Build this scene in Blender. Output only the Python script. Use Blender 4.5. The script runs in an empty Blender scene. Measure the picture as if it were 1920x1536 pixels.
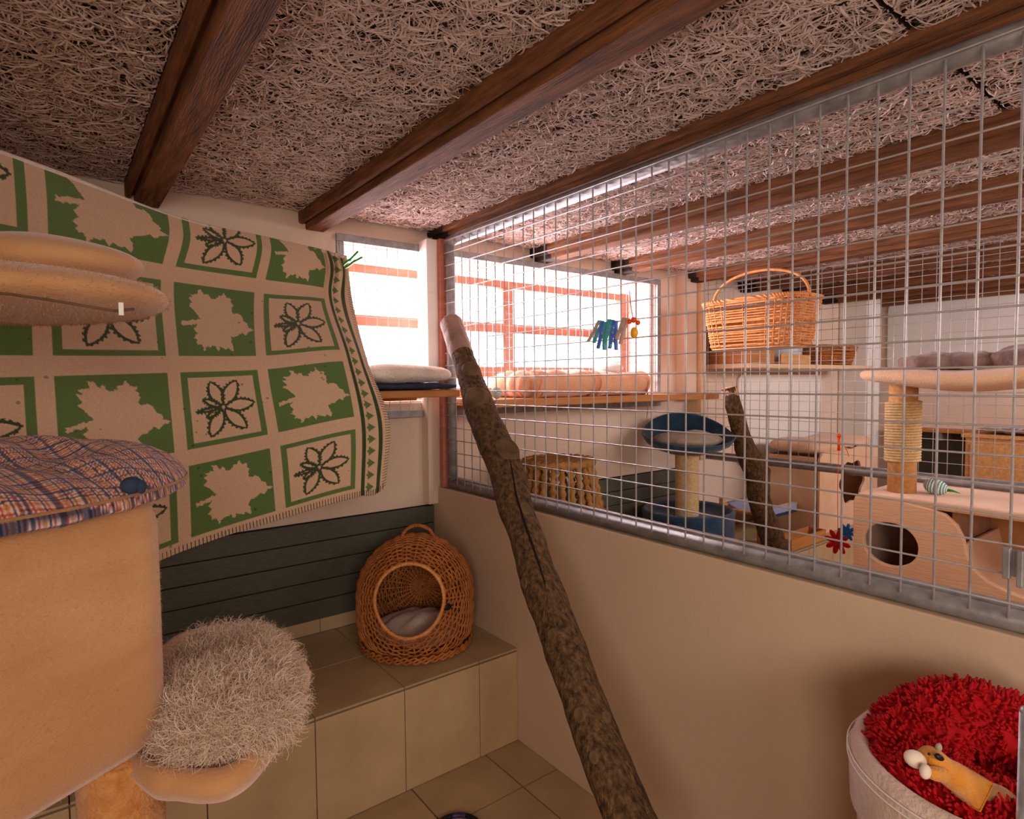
import bpy, bmesh, math, random
import numpy as np
from mathutils import Vector
SC = bpy.context.scene
COL = SC.collection
PI = math.pi
rng = np.random.default_rng(7); random.seed(7)

# ------------------------------------------------------------------ camera
CAM = np.array([0, 0, 1.43]); FPX = 1133.75
RT = np.array([0.79616214, -0.60500978, -0.00943503])
UP = np.array([0.03501135, 0.03049515, 0.99892154])
FW = np.array([0.60406958, 0.79563384, -0.04546129])
cd = bpy.data.cameras.new('camera'); cam = bpy.data.objects.new('camera', cd); COL.objects.link(cam)
cd.sensor_width = 36; cd.lens = FPX/1920*36; cd.clip_start = .02; cd.clip_end = 200
from mathutils import Matrix
cam.matrix_world = Matrix([[RT[0], UP[0], -FW[0], CAM[0]], [RT[1], UP[1], -FW[1], CAM[1]], [RT[2], UP[2], -FW[2], CAM[2]], [0, 0, 0, 1]])
SC.camera = cam
SC.view_settings.view_transform = 'Standard'; SC.view_settings.look = 'None'
SC.view_settings.gamma = 1; SC.view_settings.use_curve_mapping = False
SC.view_settings.exposure = 0.0
# ------------------------------------------------------------------ light
w = bpy.data.worlds.new('sky'); SC.world = w; w.use_nodes = True
w.node_tree.nodes['Background'].inputs[0].default_value = (.93, .93, 1, 1)
w.node_tree.nodes['Background'].inputs[1].default_value = 5.0
def area(name, loc, tgt, sx, sy, power, col, spread=PI):
    l = bpy.data.lights.new(name, 'AREA'); l.shape = 'RECTANGLE'; l.size = sx; l.size_y = sy; l.energy = power; l.color = col; l.spread = spread
    o = bpy.data.objects.new(name, l); COL.objects.link(o); o.location = loc
    o.rotation_euler = (Vector(tgt)-Vector(loc)).to_track_quat('-Z', 'Y').to_euler(); return o
area('window_daylight', (2.02, 2.85, 1.78), (2.0, 0, 1.0), 2.1, .6, 85, (1, .84, .90))
area('rear_fill', (-.3, -1.8, 1.8), (1.2, 1.0, .9), 1.3, .8, 19, (1, .87, .74), 2.4)  # unseen fill light added behind the camera for the rest of the building
area('side_fill', (-.9, -.7, 1.15), (1.4, .5, .9), .8, .8, 9, (1, .86, .72), 2.0)  # added fill light, no real source; brightens the low wall from the left
area('middle_room_fill', (2.5, -1.2, 2.0), (2.8, 1.6, 1.0), 1.4, .5, 28, (1, .84, .74))  # unseen fill light added for the middle room
area('far_room_fill', (4.7, -.6, 2.0), (4.9, 1.6, 1.0), 1.6, .6, 52, (1, .88, .88))  # unseen fill light added to brighten the far room

# ------------------------------------------------------------------ helpers
def ray(x, y): return FW+(x-960)/FPX*RT-(y-768)/FPX*UP
def at(x, y, t): return CAM+t*ray(x, y)
def onp(x, y, **k):
    d = ray(x, y); a, v = list(k.items())[0]; i = 'XYZ'.index(a); return CAM+(v-CAM[i])/d[i]*d
def nrm(v): v = np.asarray(v, float); return v/np.maximum(np.linalg.norm(v, axis=-1, keepdims=True), 1e-9)

def tag(o, label=None, cat=None, group=None, kind=None):
    if label: o['label'] = label
    if cat: o['category'] = cat
    if group: o['group'] = group
    if kind: o['kind'] = kind
    return o
def empty(name, loc=(0, 0, 0)):
    o = bpy.data.objects.new(name, None); COL.objects.link(o); o.location = loc; o.empty_display_size = .05; return o
def thing(name, label, cat, loc=(0, 0, 0), group=None): return tag(empty(name, loc), label, cat, group)

class MB:
    def __init__(s): s.V = []; s.F = []; s.n = 0
    def add(s, V, F):
        V = np.asarray(V, float).reshape(-1, 3)
        if isinstance(F, np.ndarray): s.F.extend((F+s.n).tolist())
        else: s.F.extend([[i+s.n for i in f] for f in F])
        s.V.append(V); s.n += len(V); return s
    def box(s, x0, x1, y0, y1, z0, z1):
        V = [(x, y, z) for x in (x0, x1) for y in (y0, y1) for z in (z0, z1)]
        return s.add(V, [(0, 1, 3, 2), (4, 6, 7, 5), (0, 4, 5, 1), (2, 3, 7, 6), (0, 2, 6, 4), (1, 5, 7, 3)])
    def tube(s, P, r, n=8, caps=True, closed=False):
        P = np.asarray(P, float); N = len(P); r = np.broadcast_to(np.asarray(r, float), (N,))
        T = np.gradient(P, axis=0) if not closed else np.roll(P, -1, 0)-np.roll(P, 1, 0)
        T = nrm(T); U = np.zeros_like(P)
        a = np.array([0, 0, 1.]) if abs(T[0][2]) < .9 else np.array([1., 0, 0])
        u = nrm(np.cross(T[0], a))
        for i in range(N):
            u = u-T[i]*(u@T[i]); u = u/max(np.linalg.norm(u), 1e-9); U[i] = u
        W = np.cross(T, U); th = np.arange(n)*2*PI/n
        V = P[:, None]+r[:, None, None]*(np.cos(th)[None, :, None]*U[:, None]+np.sin(th)[None, :, None]*W[:, None])
        F = []; M_ = N if closed else N-1
        for i in range(M_):
            j = (i+1) % N
            for k in range(n):
                l = (k+1) % n; F.append((i*n+k, i*n+l, j*n+l, j*n+k))
        if caps and not closed: F.append(tuple(range(n))[::-1]); F.append(tuple((N-1)*n+k for k in range(n)))
        return s.add(V.reshape(-1, 3), F)
    def grid(s, G, closeu=False):
        G = np.asarray(G); a, b = G.shape[:2]; I = np.arange(a*b).reshape(a, b)
        if closeu: I = np.concatenate([I, I[:1]], 0)
        F = np.stack([I[:-1, :-1], I[1:, :-1], I[1:, 1:], I[:-1, 1:]], -1).reshape(-1, 4)
        return s.add(G.reshape(-1, 3), F)
    def lathe(s, prof, n=32, c=(0, 0, 0)):
        th = np.arange(n)*2*PI/n; pr = np.asarray(prof, float)
        G = np.stack([pr[None, :, 0]*np.cos(th)[:, None]+c[0], pr[None, :, 0]*np.sin(th)[:, None]+c[1], np.repeat(pr[None, :, 1]+c[2], n, 0)], -1)
        return s.grid(G, True)
    def sphere(s, c, r, n=16, m=10, R=None):
        th = np.linspace(0, PI, m); ph = np.arange(n)*2*PI/n
        D = np.stack([np.sin(th)[None]*np.cos(ph)[:, None], np.sin(th)[None]*np.sin(ph)[:, None], np.repeat(np.cos(th)[None], n, 0)], -1)*np.asarray(r, float)
        if R is not None: D = D@np.asarray(R)
        return s.grid(D+np.asarray(c), True)
    def prism(s, poly, d):   # poly: list of 3d points, extruded by vector d
        P = np.asarray(poly, float); n = len(P); V = np.concatenate([P, P+np.asarray(d)])
        F = [tuple(range(n))[::-1], tuple(range(n, 2*n))]+[(i, (i+1) % n, n+(i+1) % n, n+i) for i in range(n)]
        return s.add(V, F)
    def build(s, name, m, parent=None, smooth=False, bevel=0, sub=0, solid=0, colors=None, loc=None):
        me = bpy.data.meshes.new(name); V = np.concatenate(s.V)
        off = np.zeros(3)
        if loc is not None: off = np.asarray(loc, float)
        elif parent is not None: off = np.array(parent.location) if parent.parent is None else off
        me.from_pydata((V-off).tolist(), [], s.F); me.update()
        if smooth: me.polygons.foreach_set('use_smooth', [True]*len(me.polygons))
        if m is not None: me.materials.append(m)
        if colors is not None:
            ca = me.color_attributes.new('Col', 'FLOAT_COLOR', 'POINT')
            c4 = np.ones((len(V), 4), np.float32); c4[:, :3] = colors; ca.data.foreach_set('color', c4.ravel())
        o = bpy.data.objects.new(name, me); COL.objects.link(o)
        if parent is not None: o.parent = parent
        if loc is not None: o.location = off
        if solid: q = o.modifiers.new('s', 'SOLIDIFY'); q.thickness = solid; q.offset = -1
        if bevel: q = o.modifiers.new('b', 'BEVEL'); q.width = bevel; q.segments = 2; q.limit_method = 'ANGLE'
        if sub: q = o.modifiers.new('u', 'SUBSURF'); q.levels = sub; q.render_levels = sub
        return o
def struct(name, mb, m, **k):
    o = mb.build(name, m, **k); o['kind'] = 'structure'; return o
def copy_tree(o, loc=None, parent=None):
    c = o.copy(); COL.objects.link(c)
    if parent is not None: c.parent = parent
    if loc is not None: c.location = loc
    for ch in list(o.children):
        d = ch.copy(); COL.objects.link(d); d.parent = c
        for g in list(ch.children):
            e = g.copy(); COL.objects.link(e); e.parent = d
    return c
def inst(me_obj, name, parent, loc=(0, 0, 0), scale=None):
    o = bpy.data.objects.new(name, me_obj.data); COL.objects.link(o); o.parent = parent; o.location = loc
    if scale: o.scale = scale
    return o

def lin(c): return tuple(((x/255+.055)/1.055)**2.4 if x/255 > .04045 else x/255/12.92 for x in c)
def mat(name, c1, c2=None, scale=8, rough=.8, bump=0, bscale=None, stretch=(1, 1, 1), metal=0, detail=6, sheen=0, vcol=False, coord='Object', ramp=(.3, .7), bdist=.01):
    m = bpy.data.materials.new(name); m.use_nodes = True; nt = m.node_tree; N = nt.nodes; L = nt.links
    b = N['Principled BSDF']; b.inputs['Roughness'].default_value = rough; b.inputs['Metallic'].default_value = metal
    b.inputs['Specular IOR Level'].default_value = .3
    if sheen: b.inputs['Sheen Weight'].default_value = sheen; b.inputs['Sheen Roughness'].default_value = .5; b.inputs['Sheen Tint'].default_value = (1, .85, .85, 1)
    tc = N.new('ShaderNodeTexCoord'); mp = N.new('ShaderNodeMapping'); mp.inputs['Scale'].default_value = stretch
    L.new(tc.outputs[coord], mp.inputs[0])
    def noise(sc, de=detail):
        n = N.new('ShaderNodeTexNoise'); n.inputs['Scale'].default_value = sc; n.inputs['Detail'].default_value = de; L.new(mp.outputs[0], n.inputs[0]); return n
    if vcol:
        a = N.new('ShaderNodeVertexColor'); a.layer_name = 'Col'
        if c2:
            n = noise(scale); mx = N.new('ShaderNodeMix'); mx.data_type = 'RGBA'; mx.blend_type = 'MULTIPLY'; mx.inputs[0].default_value = 1
            rp = N.new('ShaderNodeMapRange'); rp.inputs[3].default_value = c2; rp.inputs[4].default_value = 1.15; L.new(n.outputs[0], rp.inputs[0])
            L.new(a.outputs[0], mx.inputs[6]); L.new(rp.outputs[0], mx.inputs[7]); L.new(mx.outputs[2], b.inputs['Base Color'])
        else: L.new(a.outputs[0], b.inputs['Base Color'])
    elif c2:
        n = noise(scale); r = N.new('ShaderNodeValToRGB')
        r.color_ramp.elements[0].position = ramp[0]; r.color_ramp.elements[1].position = ramp[1]
        r.color_ramp.elements[0].color = (*lin(c1), 1); r.color_ramp.elements[1].color = (*lin(c2), 1)
        L.new(n.outputs[0], r.inputs[0]); L.new(r.outputs[0], b.inputs['Base Color'])
    else: b.inputs['Base Color'].default_value = (*lin(c1), 1)
    if bump:
        n = noise(bscale or scale*3, 4); bp = N.new('ShaderNodeBump'); bp.inputs['Strength'].default_value = bump; bp.inputs['Distance'].default_value = bdist
        L.new(n.outputs[0], bp.inputs['Height']); L.new(bp.outputs[0], b.inputs['Normal'])
    return m
m_plaster = mat('cream_plaster', (226, 200, 180), (236, 214, 196), 3, .9, .25, 60)
m_lowwall = mat('beige_painted_wall', (208, 178, 150), (216, 188, 162), 2, .75, .12, 90)
m_board = mat('anthracite_board', (80, 80, 70), (94, 94, 82), 30, .55, .2, 80, (1, 1, 6))
m_grout = mat('grout', (96, 86, 70), (116, 104, 84), 40, .95)
m_tile = mat('sand_tile', (184, 154, 116), (204, 174, 136), 5, .45, .05, 30)
m_tile2 = mat('sand_tile_floor', (170, 144, 106), (190, 164, 124), 5, .4, .05, 30)
m_beam = mat('stained_beam', (88, 56, 36), (152, 98, 62), 6, .8, .5, 20, (14, 1.2, 14))
m_beamend = mat('beam_end_tar', (30, 24, 20), (52, 40, 32), 20, .8, .3)
m_fib = mat('wood_wool', (222, 200, 192), (242, 222, 216), 12, .95)
m_fibback = mat('wood_wool_back', (52, 42, 32), (84, 70, 54), 90, .95, .5, 200)  # darkened backing: shade of the pits and gaps put into its colour
m_galv = mat('galvanised_steel', (134, 132, 132), (172, 170, 172), 25, .42, .1, 60, metal=.35)
m_wire = mat('galvanised_wire', (186, 180, 180), (206, 200, 202), 60, .38, metal=.3)
m_oak = mat('orange_shelf_wood', (176, 112, 58), (202, 138, 78), 5, .5, .1, 20, (1, 12, 12))
m_pine = mat('pine', (196, 140, 84), (222, 170, 112), 5, .55, .1, 20, (1, 12, 12))
m_paleshelf = mat('pale_shelf', (222, 184, 146), (232, 198, 162), 5, .55, .05, 20, (1, 8, 8))
m_winfr = mat('window_wood', (168, 98, 78), (190, 118, 98), 5, .5, .2, 20, (1, 1, 8))  # wood lightened and pinker: bloom of the bright window put into the colour
m_white = mat('white_paint', (238, 232, 226), (244, 240, 236), 4, .5)
m_plush = mat('beige_plush', (190, 138, 90), (220, 172, 126), 3.5, .95, .25, 160, (1, 1, 2.2), sheen=.5, ramp=(.4, .75))
m_post = mat('orange_post_plush', (196, 124, 62), (220, 156, 92), 60, .95, .6, 160, sheen=.3)
m_plushp = mat('pale_plush', (224, 176, 134), (236, 196, 160), 8, .95, .5, 160, sheen=.5)
m_rib = mat('ribbed_plush', (228, 182, 142), (236, 194, 156), 110, .95, .35, 110, (.12, .12, 1.6), sheen=.4)
m_fur = mat('cream_fur', (204, 176, 150), (236, 212, 192), 40, .8, sheen=.3)
m_red = mat('red_chenille', (168, 4, 14), (196, 8, 20), 40, .8)
m_bark = mat('bark', (54, 38, 24), (134, 100, 66), 60, .9, 1, 90, (1.6, .9, .8), bdist=.012, ramp=(.3, .78))
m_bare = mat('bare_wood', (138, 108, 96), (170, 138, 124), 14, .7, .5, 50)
m_knot = mat('knot', (84, 62, 42), (120, 94, 66), 14, .9, .6)
m_cutwood = mat('cut_wood', (206, 150, 116), (226, 176, 142), 20, .8, .3)
m_dark = mat('crack', (28, 20, 14), None, rough=.95)
m_wick = mat('wicker_brown', (150, 84, 34), (196, 122, 58), 30, .45, .2, 120)
m_wick2 = mat('wicker_honey', (206, 128, 66), (232, 164, 100), 30, .45, .2, 120)
m_sisal = mat('sisal', (206, 168, 116), (228, 196, 148), 60, .9, .6, 200)
m_blue = mat('denim_blue_plush', (26, 54, 78), (40, 76, 104), 20, .95, .5, 120, sheen=.3)
m_navy = mat('navy_fabric', (36, 48, 70), (48, 62, 88), 30, .9, .3)
m_blanket = mat('leaf_blanket', (0, 0, 0), .8, 220, .95, .6, 300, vcol=True, sheen=.25)
m_plaid = mat('plaid', (0, 0, 0), .85, 150, .9, .5, 200, vcol=True, sheen=.2)
m_vc = mat('printed', (0, 0, 0), .9, 60, .6, vcol=True)
m_peach = mat('peach_fleece', (228, 164, 124), (240, 186, 150), 12, .9, .5, 40, sheen=.4)
m_fleece = mat('white_fleece', (232, 214, 200), (244, 232, 222), 20, .95, .8, 60, sheen=.5)
m_mauve = mat('mauve_fleece', (108, 84, 78), (150, 122, 112), 14, .95, .8, 50, sheen=.4)
m_grass = mat('water_hyacinth', (150, 104, 52), (190, 144, 84), 30, .85, .4)
m_black = mat('black_plastic', (22, 22, 24), None, rough=.4)
m_foxo = mat('orange_plush', (206, 128, 32), (222, 150, 56), 20, .9, .5, 160, sheen=.3)
m_foxb = mat('brown_plush', (150, 104, 60), (176, 128, 80), 20, .9, .5, 160, sheen=.3)
m_foxw = mat('white_plush', (232, 214, 196), None, rough=.9, sheen=.3)
m_jean = mat('faded_canvas', (196, 168, 150), (222, 196, 182), 14, .9, .5, 120, sheen=.4)
m_greyfur = mat('grey_cushion', (150, 140, 120), (176, 164, 142), 10, .95, .5, 60, sheen=.3)
def pl(name, c, r=.4): return mat(name, c, None, rough=r)
m_green = pl('green_plastic', (40, 160, 40)); m_teal = pl('teal_plastic', (70, 170, 176)); m_cobalt = pl('blue_plastic', (70, 110, 210))
m_peg = pl('beige_plastic', (190, 170, 150)); m_orange = pl('orange_plastic', (250, 90, 20)); m_yel = pl('yellow_plastic', (250, 180, 40))
m_redp = pl('red_felt', (214, 26, 24), .8); m_bluep = pl('blue_felt', (40, 130, 220), .8); m_purple = pl('purple_plastic', (60, 40, 90))
m_bucket = pl('bucket_white', (224, 224, 228)); m_foil = mat('foil', (220, 220, 226), None, rough=.25, metal=.9)
# glass
m_glass = bpy.data.materials.new('window_glass'); m_glass.use_nodes = True
nt = m_glass.node_tree; nt.nodes.remove(nt.nodes['Principled BSDF'])
tr = nt.nodes.new('ShaderNodeBsdfTransparent'); gl = nt.nodes.new('ShaderNodeBsdfGlossy'); gl.inputs['Roughness'].default_value = .05
mx = nt.nodes.new('ShaderNodeMixShader'); mx.inputs[0].default_value = .06
nt.links.new(tr.outputs[0], mx.inputs[1]); nt.links.new(gl.outputs[0], mx.inputs[2]); nt.links.new(mx.outputs[0], nt.nodes['Material Output'].inputs[0])

# ------------------------------------------------------------------ dimensions
ZC = 2.145; YW = 2.53; XP = 1.433; X2 = 3.47; XF = 6.0; XL = -1.0; YR = -2.2
BZ = .375; BY = 1.867; LZ = .94

# ------------------------------------------------------------------ room shell
ceil = struct('ceiling', MB().box(XL-.1, XF+.1, YR-.1, YW+.5, ZC+.02, ZC+.12), m_fibback)
def strands(lx, ly, n, seed):
    g = np.random.default_rng(seed); K = 5
    L = g.uniform(.018, .075, n); a = g.uniform(0, 2*PI, n); k = g.normal(0, 8, n); wd = g.uniform(.0009, .0020, n)
    x0 = g.uniform(0, lx, n); y0 = g.uniform(0, ly, n); z0 = -g.uniform(0, 1, n)**1.2*.010
    P = np.zeros((n, K, 3)); s = np.linspace(-.5, .5, K)
    for i in range(K):
        d = s[i]*L; an = a+k*d
        P[:, i, 0] = x0+d*np.cos(a+k*d/2); P[:, i, 1] = y0+d*np.sin(a+k*d/2)
        P[:, i, 2] = z0-.003*np.cos(s[i]*PI)+g.normal(0, .0006, n)
    P[..., 0] = np.clip(P[..., 0], .001, lx-.001); P[..., 1] = np.clip(P[..., 1], .001, ly-.001)
    T = nrm(np.gradient(P, axis=1)); W = np.stack([-T[..., 1], T[..., 0], np.zeros((n, K))], -1)*wd[:, None, None]
    W[..., 2] += g.uniform(-.7, .7, n)[:, None]*wd[:, None]
    V = np.stack([P-W, P+W], 2).reshape(n, K*2, 3)
    F = np.array([(2*i, 2*i+1, 2*i+3, 2*i+2) for i in range(K-1)])
    F = (F[None]+(np.arange(n)*K*2)[:, None, None]).reshape(-1, 4)
    return V.reshape(-1, 3), F
PLX = .60
protos = []
for ly, n, sd in ((1.998, 15500, 1), (1.998, 15500, 2), (2.598, 18000, 3)):
    mb = MB().box(.002, PLX-.002, .002, ly-.002, 0, .02); V, F = strands(PLX, ly, n, sd); mb.add(V, F)
    protos.append(mb)
pm = [None]*3; first = {}
for i in range(-2, 9):
    bx0 = .225+.607*i
    for (y0, k) in ((.515, (i) % 2), (.505-2.6, 2)):
        if pm[k] is None:
            o = protos[k].build('ceiling_panel', m_fib); o.parent = ceil; o.data.materials.append(m_fibback)
            for f_i in range(6): o.data.polygons[f_i].material_index = 1
            o.location = (bx0+.004, y0, ZC); pm[k] = o
        else: inst(pm[k], 'ceiling_panel', ceil, (bx0+.004, y0, ZC))
struct('floor', MB().box(XL-.1, XF+.1, YR-.1, YW+.5, -.1, -.006), m_grout)
floor = bpy.data.objects['floor']
ft = MB().box(-.1555, .1555, -.1555, .1555, -.008, 0).build('floor_tile', m_tile2, floor, bevel=.0015, loc=(0, 0, 0))
cx0 = 1.276
k = 0
for i in range(-8, 16):
    for j in range(0, 11):
        x = cx0+.1585+.317*(i-1); y = 1.637-.1585-.317*(j-1)
        if j == 0: y = 1.637+.1585
        if x < XL or x > XF or y < -1.3 or y > 1.9: continue
        if k == 0: ft.location = (x, y, 0)
        else: inst(ft, 'floor_tile', floor, (x, y, 0))
        k += 1

# window wall with the opening
WX0, WX1, WZ0, WZ1 = .99, 3.07, 1.335, 2.04
mb = MB()
mb.box(XL-.1, WX0, YW, YW+.28, -.1, ZC+.02); mb.box(WX1, XF+.1, YW, YW+.28, -.1, ZC+.02)
mb.box(WX0, WX1, YW, YW+.28, -.1, WZ0); mb.box(WX0, WX1, YW, YW+.28, WZ1, ZC+.02)
wb = struct('wall_back', mb, m_plaster)
struct('wall_left', MB().box(XL-.1, XL, YR, YW, -.1, ZC+.02), m_plaster)
struct('wall_rear', MB().box(XL-.1, XF+.1, YR-.1, YR, -.1, ZC+.02), m_plaster)
wf = struct('wall_far', MB().box(XF, XF+.1, YR, YW, -.1, ZC+.02), m_plaster)
struct('wall_right', MB().box(XP, XP+.1, YR, YW, 0, LZ), m_lowwall, bevel=.004)
# baseboards / trims
bb = struct('trim_1', MB().box(XL, XF, YW-.012, YW, BZ, .43), m_grout)
tl = MB().box(0, .3145, YW-.02, YW-.008, BZ+.002, .432).build('skirting_tile', m_tile, bb, bevel=.0015)
for i in range(1, 22):
    inst(tl, 'skirting_tile', bb, (-1.0+.317*i-.03, 0, 0))
tl.location = (-1.03, 0, 0)
# anthracite boards over the benches
pb = struct('trim_2', MB().box(XL, XP-.001, YW-.01, YW-.002, .432, .85), m_dark)
def boards(x0, x1, parent):
    for k in range(5):
        z = .434+k*.0832
        MB().box(x0, x1, YW-.024, YW-.008, z, z+.0795).build('board', m_board, parent, bevel=.003)
boards(XL, XP-.002, pb)
pb2 = struct('trim_3', MB().box(XP+.1, X2-.04, YW-.01, YW-.002, .432, .85), m_dark)
boards(XP+.101, X2-.04, pb2)
# pilaster beside the mesh partition
struct('trim_4', MB().box(1.372, 1.50, 2.435, YW, 1.40, 2.085), m_white, bevel=.004)
struct('trim_12', MB().box(1.385, 1.50, 2.47, YW, .86, 1.365), m_plaster, bevel=.004)  # lower pilaster: shade below the shelf put into duller colour and set-back
struct('trim_5', MB().box(1.424, 1.50, 2.405, 2.433, .945, 2.085), m_winfr, bevel=.002)
struct('trim_6', MB().box(3.28, 3.40, 2.45, YW, 1.30, ZC), m_plaster, bevel=.004)
struct('trim_7', MB().box(3.402, 3.46, 2.42, YW, .9, 2.09), m_paleshelf, bevel=.002)

# tiled bench
def bench(name, x0, x1, label, tx, y0=BY):
    b = thing(name, label, 'bench', ((x0+x1)/2, y0, 0))
    MB().box(x0, x1, y0+.008, YW-.03, 0, BZ-.008).build('core', m_grout, b)
    xs = [x0]+[v for v in tx if x0+.01 < v < x1-.01]+[x1]
    for a, c in zip(xs[:-1], xs[1:]):
        MB().box(a+.0015, c-.0015, y0, y0+.01, .002, BZ-.014).build('front_tile', m_tile, b, bevel=.0015)
        MB().box(a+.0015, c-.0015, y0, y0+.317, BZ-.008, BZ).build('top_tile', m_tile2, b, bevel=.0015)
        MB().box(a+.0015, c-.0015, y0+.32, YW-.026, BZ-.008, BZ).build('top_tile', m_tile2, b, bevel=.0015)
    return b
bench('tiled_bench', XL, XP, 'sand tiled bench along the wall under the leaf blanket', [.311+.3135*k-.3135*5 for k in range(0, 9)])
bench('tiled_bench', XP+.1, XF, 'sand tiled bench of the middle and far pens behind the mesh', [1.533+.317*k for k in range(1, 15)])

# ------------------------------------------------------------------ window
win = struct('window_1', MB().box(WX0, WX1, YW+.2, YW+.26, WZ0-.0, WZ0+.03), m_winfr)
YF = YW+.2
def wbar(x0, x1, z0, z1, d=.05): return MB().box(x0, x1, YF-(.004 if d > .05 else 0), YF+d, z0, z1).build('window_bar', m_winfr, win, bevel=.004)
wbar(WX0, WX1, 1.953, 1.995); wbar(WX0, WX1, 1.705, 1.756); wbar(WX0, WX1, 1.455, 1.515); wbar(WX0, WX1, 1.365, 1.40)
wbar(2.015, 2.085, 1.40, 1.953, .06); wbar(WX1-.10, WX1-.03, 1.365, 2.0, .06); wbar(WX0, WX0+.05, 1.365, 2.0, .06)
for a, c in ((WX0+.05, 2.015), (2.085, WX1-.10)):
    for z0, z1 in ((1.515, 1.705), (1.756, 1.953)):
        MB().box(a, c, YF+.022, YF+.026, z0, z1).build('pane', m_glass, win)
struct('trim_8', MB().box(WX0, WX1, YW+.005, YW+.2, WZ0-.004, WZ0+.012), m_white, bevel=.002)
struct('trim_9', MB().box(WX1-.03, WX1+.001, YW+.02, YW+.24, WZ0, WZ1), m_white)

def mesh_panel_x(x0, x1, z0, z1, y, xs, zs, label):
    t = thing('mesh_screen', label, 'mesh screen', ((x0+x1)/2, y, z0)); f = .032
    MB().box(x0, x1, y-.012, y+.006, z1-f, z1).build('frame_rail', m_galv, t, bevel=.002)
    MB().box(x0, x1, y-.012, y+.006, z0, z0+f).build('frame_rail', m_galv, t, bevel=.002)
    MB().box(x0, x0+f, y-.012, y+.006, z0+f, z1-f).build('frame_post', m_galv, t, bevel=.002)
    MB().box(x1-f, x1, y-.012, y+.006, z0+f, z1-f).build('frame_post', m_galv, t, bevel=.002)
    for x in xs: MB().tube([(x, y-.002, z0+.01), (x, y-.002, z1-.01)], .0015, 6).build('wire', m_wire, t)
    for z in zs: MB().tube([(x0+.01, y+.001, z), (x1-.01, y+.001, z)], .0015, 6).build('wire', m_wire, t)
mesh_panel_x(.98, 3.10, 1.27, 2.068, YW-.012, [1.005+.0525*k for k in range(1, 40)], [1.30+.0605*k for k in range(0, 13)],
             'framed galvanised mesh screen fixed over the bright window')

def mesh_partition(x, y0, y1, z0, z1, label, ys, zs, posts, r=.0026, shared=True):
    t = thing('mesh_partition', label, 'mesh partition', (x, (y0+y1)/2, z0)); f = .046
    MB().tube([(x, y0, z1-.023), (x, y1, z1-.023)], .023, 12).build('top_rail', m_galv, t, smooth=True)
    MB().tube([(x, y0, z0+.022), (x, y1, z0+.022)], .022, 12).build('bottom_rail', m_galv, t, smooth=True)
    MB().box(x+.005, x+.03, y0, y1, z0+.0, z0+.05).build('rail_plate', m_galv, t, bevel=.002)
    for p in posts: MB().tube([(x, p, z0+.02), (x, p, z1-.02)], .02, 12).build('frame_post', m_galv, t, smooth=True)
    v0 = None
    for y in ys:
        if v0 is None: v0 = MB().tube([(0, 0, z0+.03), (0, 0, z1-.03)], r, 7).build('wire', m_wire, t, smooth=True, loc=(0, 0, 0)); v0.location = (-.024, y-t.location[1], -t.location[2])
        else: inst(v0, 'wire', t, (-.024, y-t.location[1], -t.location[2]))
    h0 = None
    for z in zs:
        if h0 is None: h0 = MB().tube([(0, y0+.005, 0), (0, y1-.005, 0)], r*.85, 7).build('wire', m_wire, t, smooth=True, loc=(0, 0, 0)); h0.location = (-.0275, -t.location[1], z-t.location[2])
        else: inst(h0, 'wire', t, (-.0275, -t.location[1], z-t.location[2]))
    return t
mesh_partition(XP+.03, -1.2, 2.395, .94, 2.094, 'near galvanised mesh partition on the low beige wall', [.457+.0617*k for k in range(-20, 31)], [1.0+.0563*k for k in range(0, 20)], [2.385, -1.19])
mesh_partition(X2+.02, -1.0, 2.50, .90, 2.135, 'second galvanised mesh partition behind the wicker shopping basket', [.5+.0617*k for k in range(-18, 33)], [.955+.0578*k for k in range(0, 20)], [2.49, -.99], r=.0018)

# ------------------------------------------------------------------ ceiling beams
def beam(i, x, label, first=[None]):
    t = thing('ceiling_beam', label, 'beam', (x, 0, ZC))
    prof = [(0, 0), (0, -.055), (.004, -.060), (.016, -.063), (.019, -.050), (.027, -.050), (.029, -.080), (.032, -.083), (.104, -.083), (.104, 0)]
    if i == 3: prof = [(a, b*.60) for a, b in prof]
    MB().prism([(x+a, YR, ZC+.005+b) for a, b in prof], (0, YW-.14-YR, 0)).build('timber', m_beam, t, bevel=.003)
    MB().prism([(x+a, YW-.14, ZC+.005+b) for a, b in prof], (0, .14, 0)).build('tarred_end', m_beamend if i > 2 else m_beam, t, bevel=.003)
for i, x, lab in ((0, -.382, 'dark ceiling beam left of the camera over the plush cat tree'), (1, .225, 'leftmost ceiling beam, ending above the leaf blanket'),
                  (2, .828, 'second ceiling beam from the left, ending left of the window'),
                  (3, XP-.005, 'ceiling beam running right above the near mesh partition'), (4, 2.048, 'first ceiling beam behind the near mesh partition'),
                  (5, 2.668, 'second ceiling beam behind the near mesh partition'), (6, 3.30, 'ceiling beam beside the top rail of the second mesh partition'),
                  (7, 3.99, 'first dark ceiling beam over the far pen'), (8, 4.6, 'second dark ceiling beam over the far pen'),
                  (9, 5.2, 'third dark ceiling beam over the far pen'), (10, 5.8, 'last dark ceiling beam by the far wall')):
    beam(i, x, lab)

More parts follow.
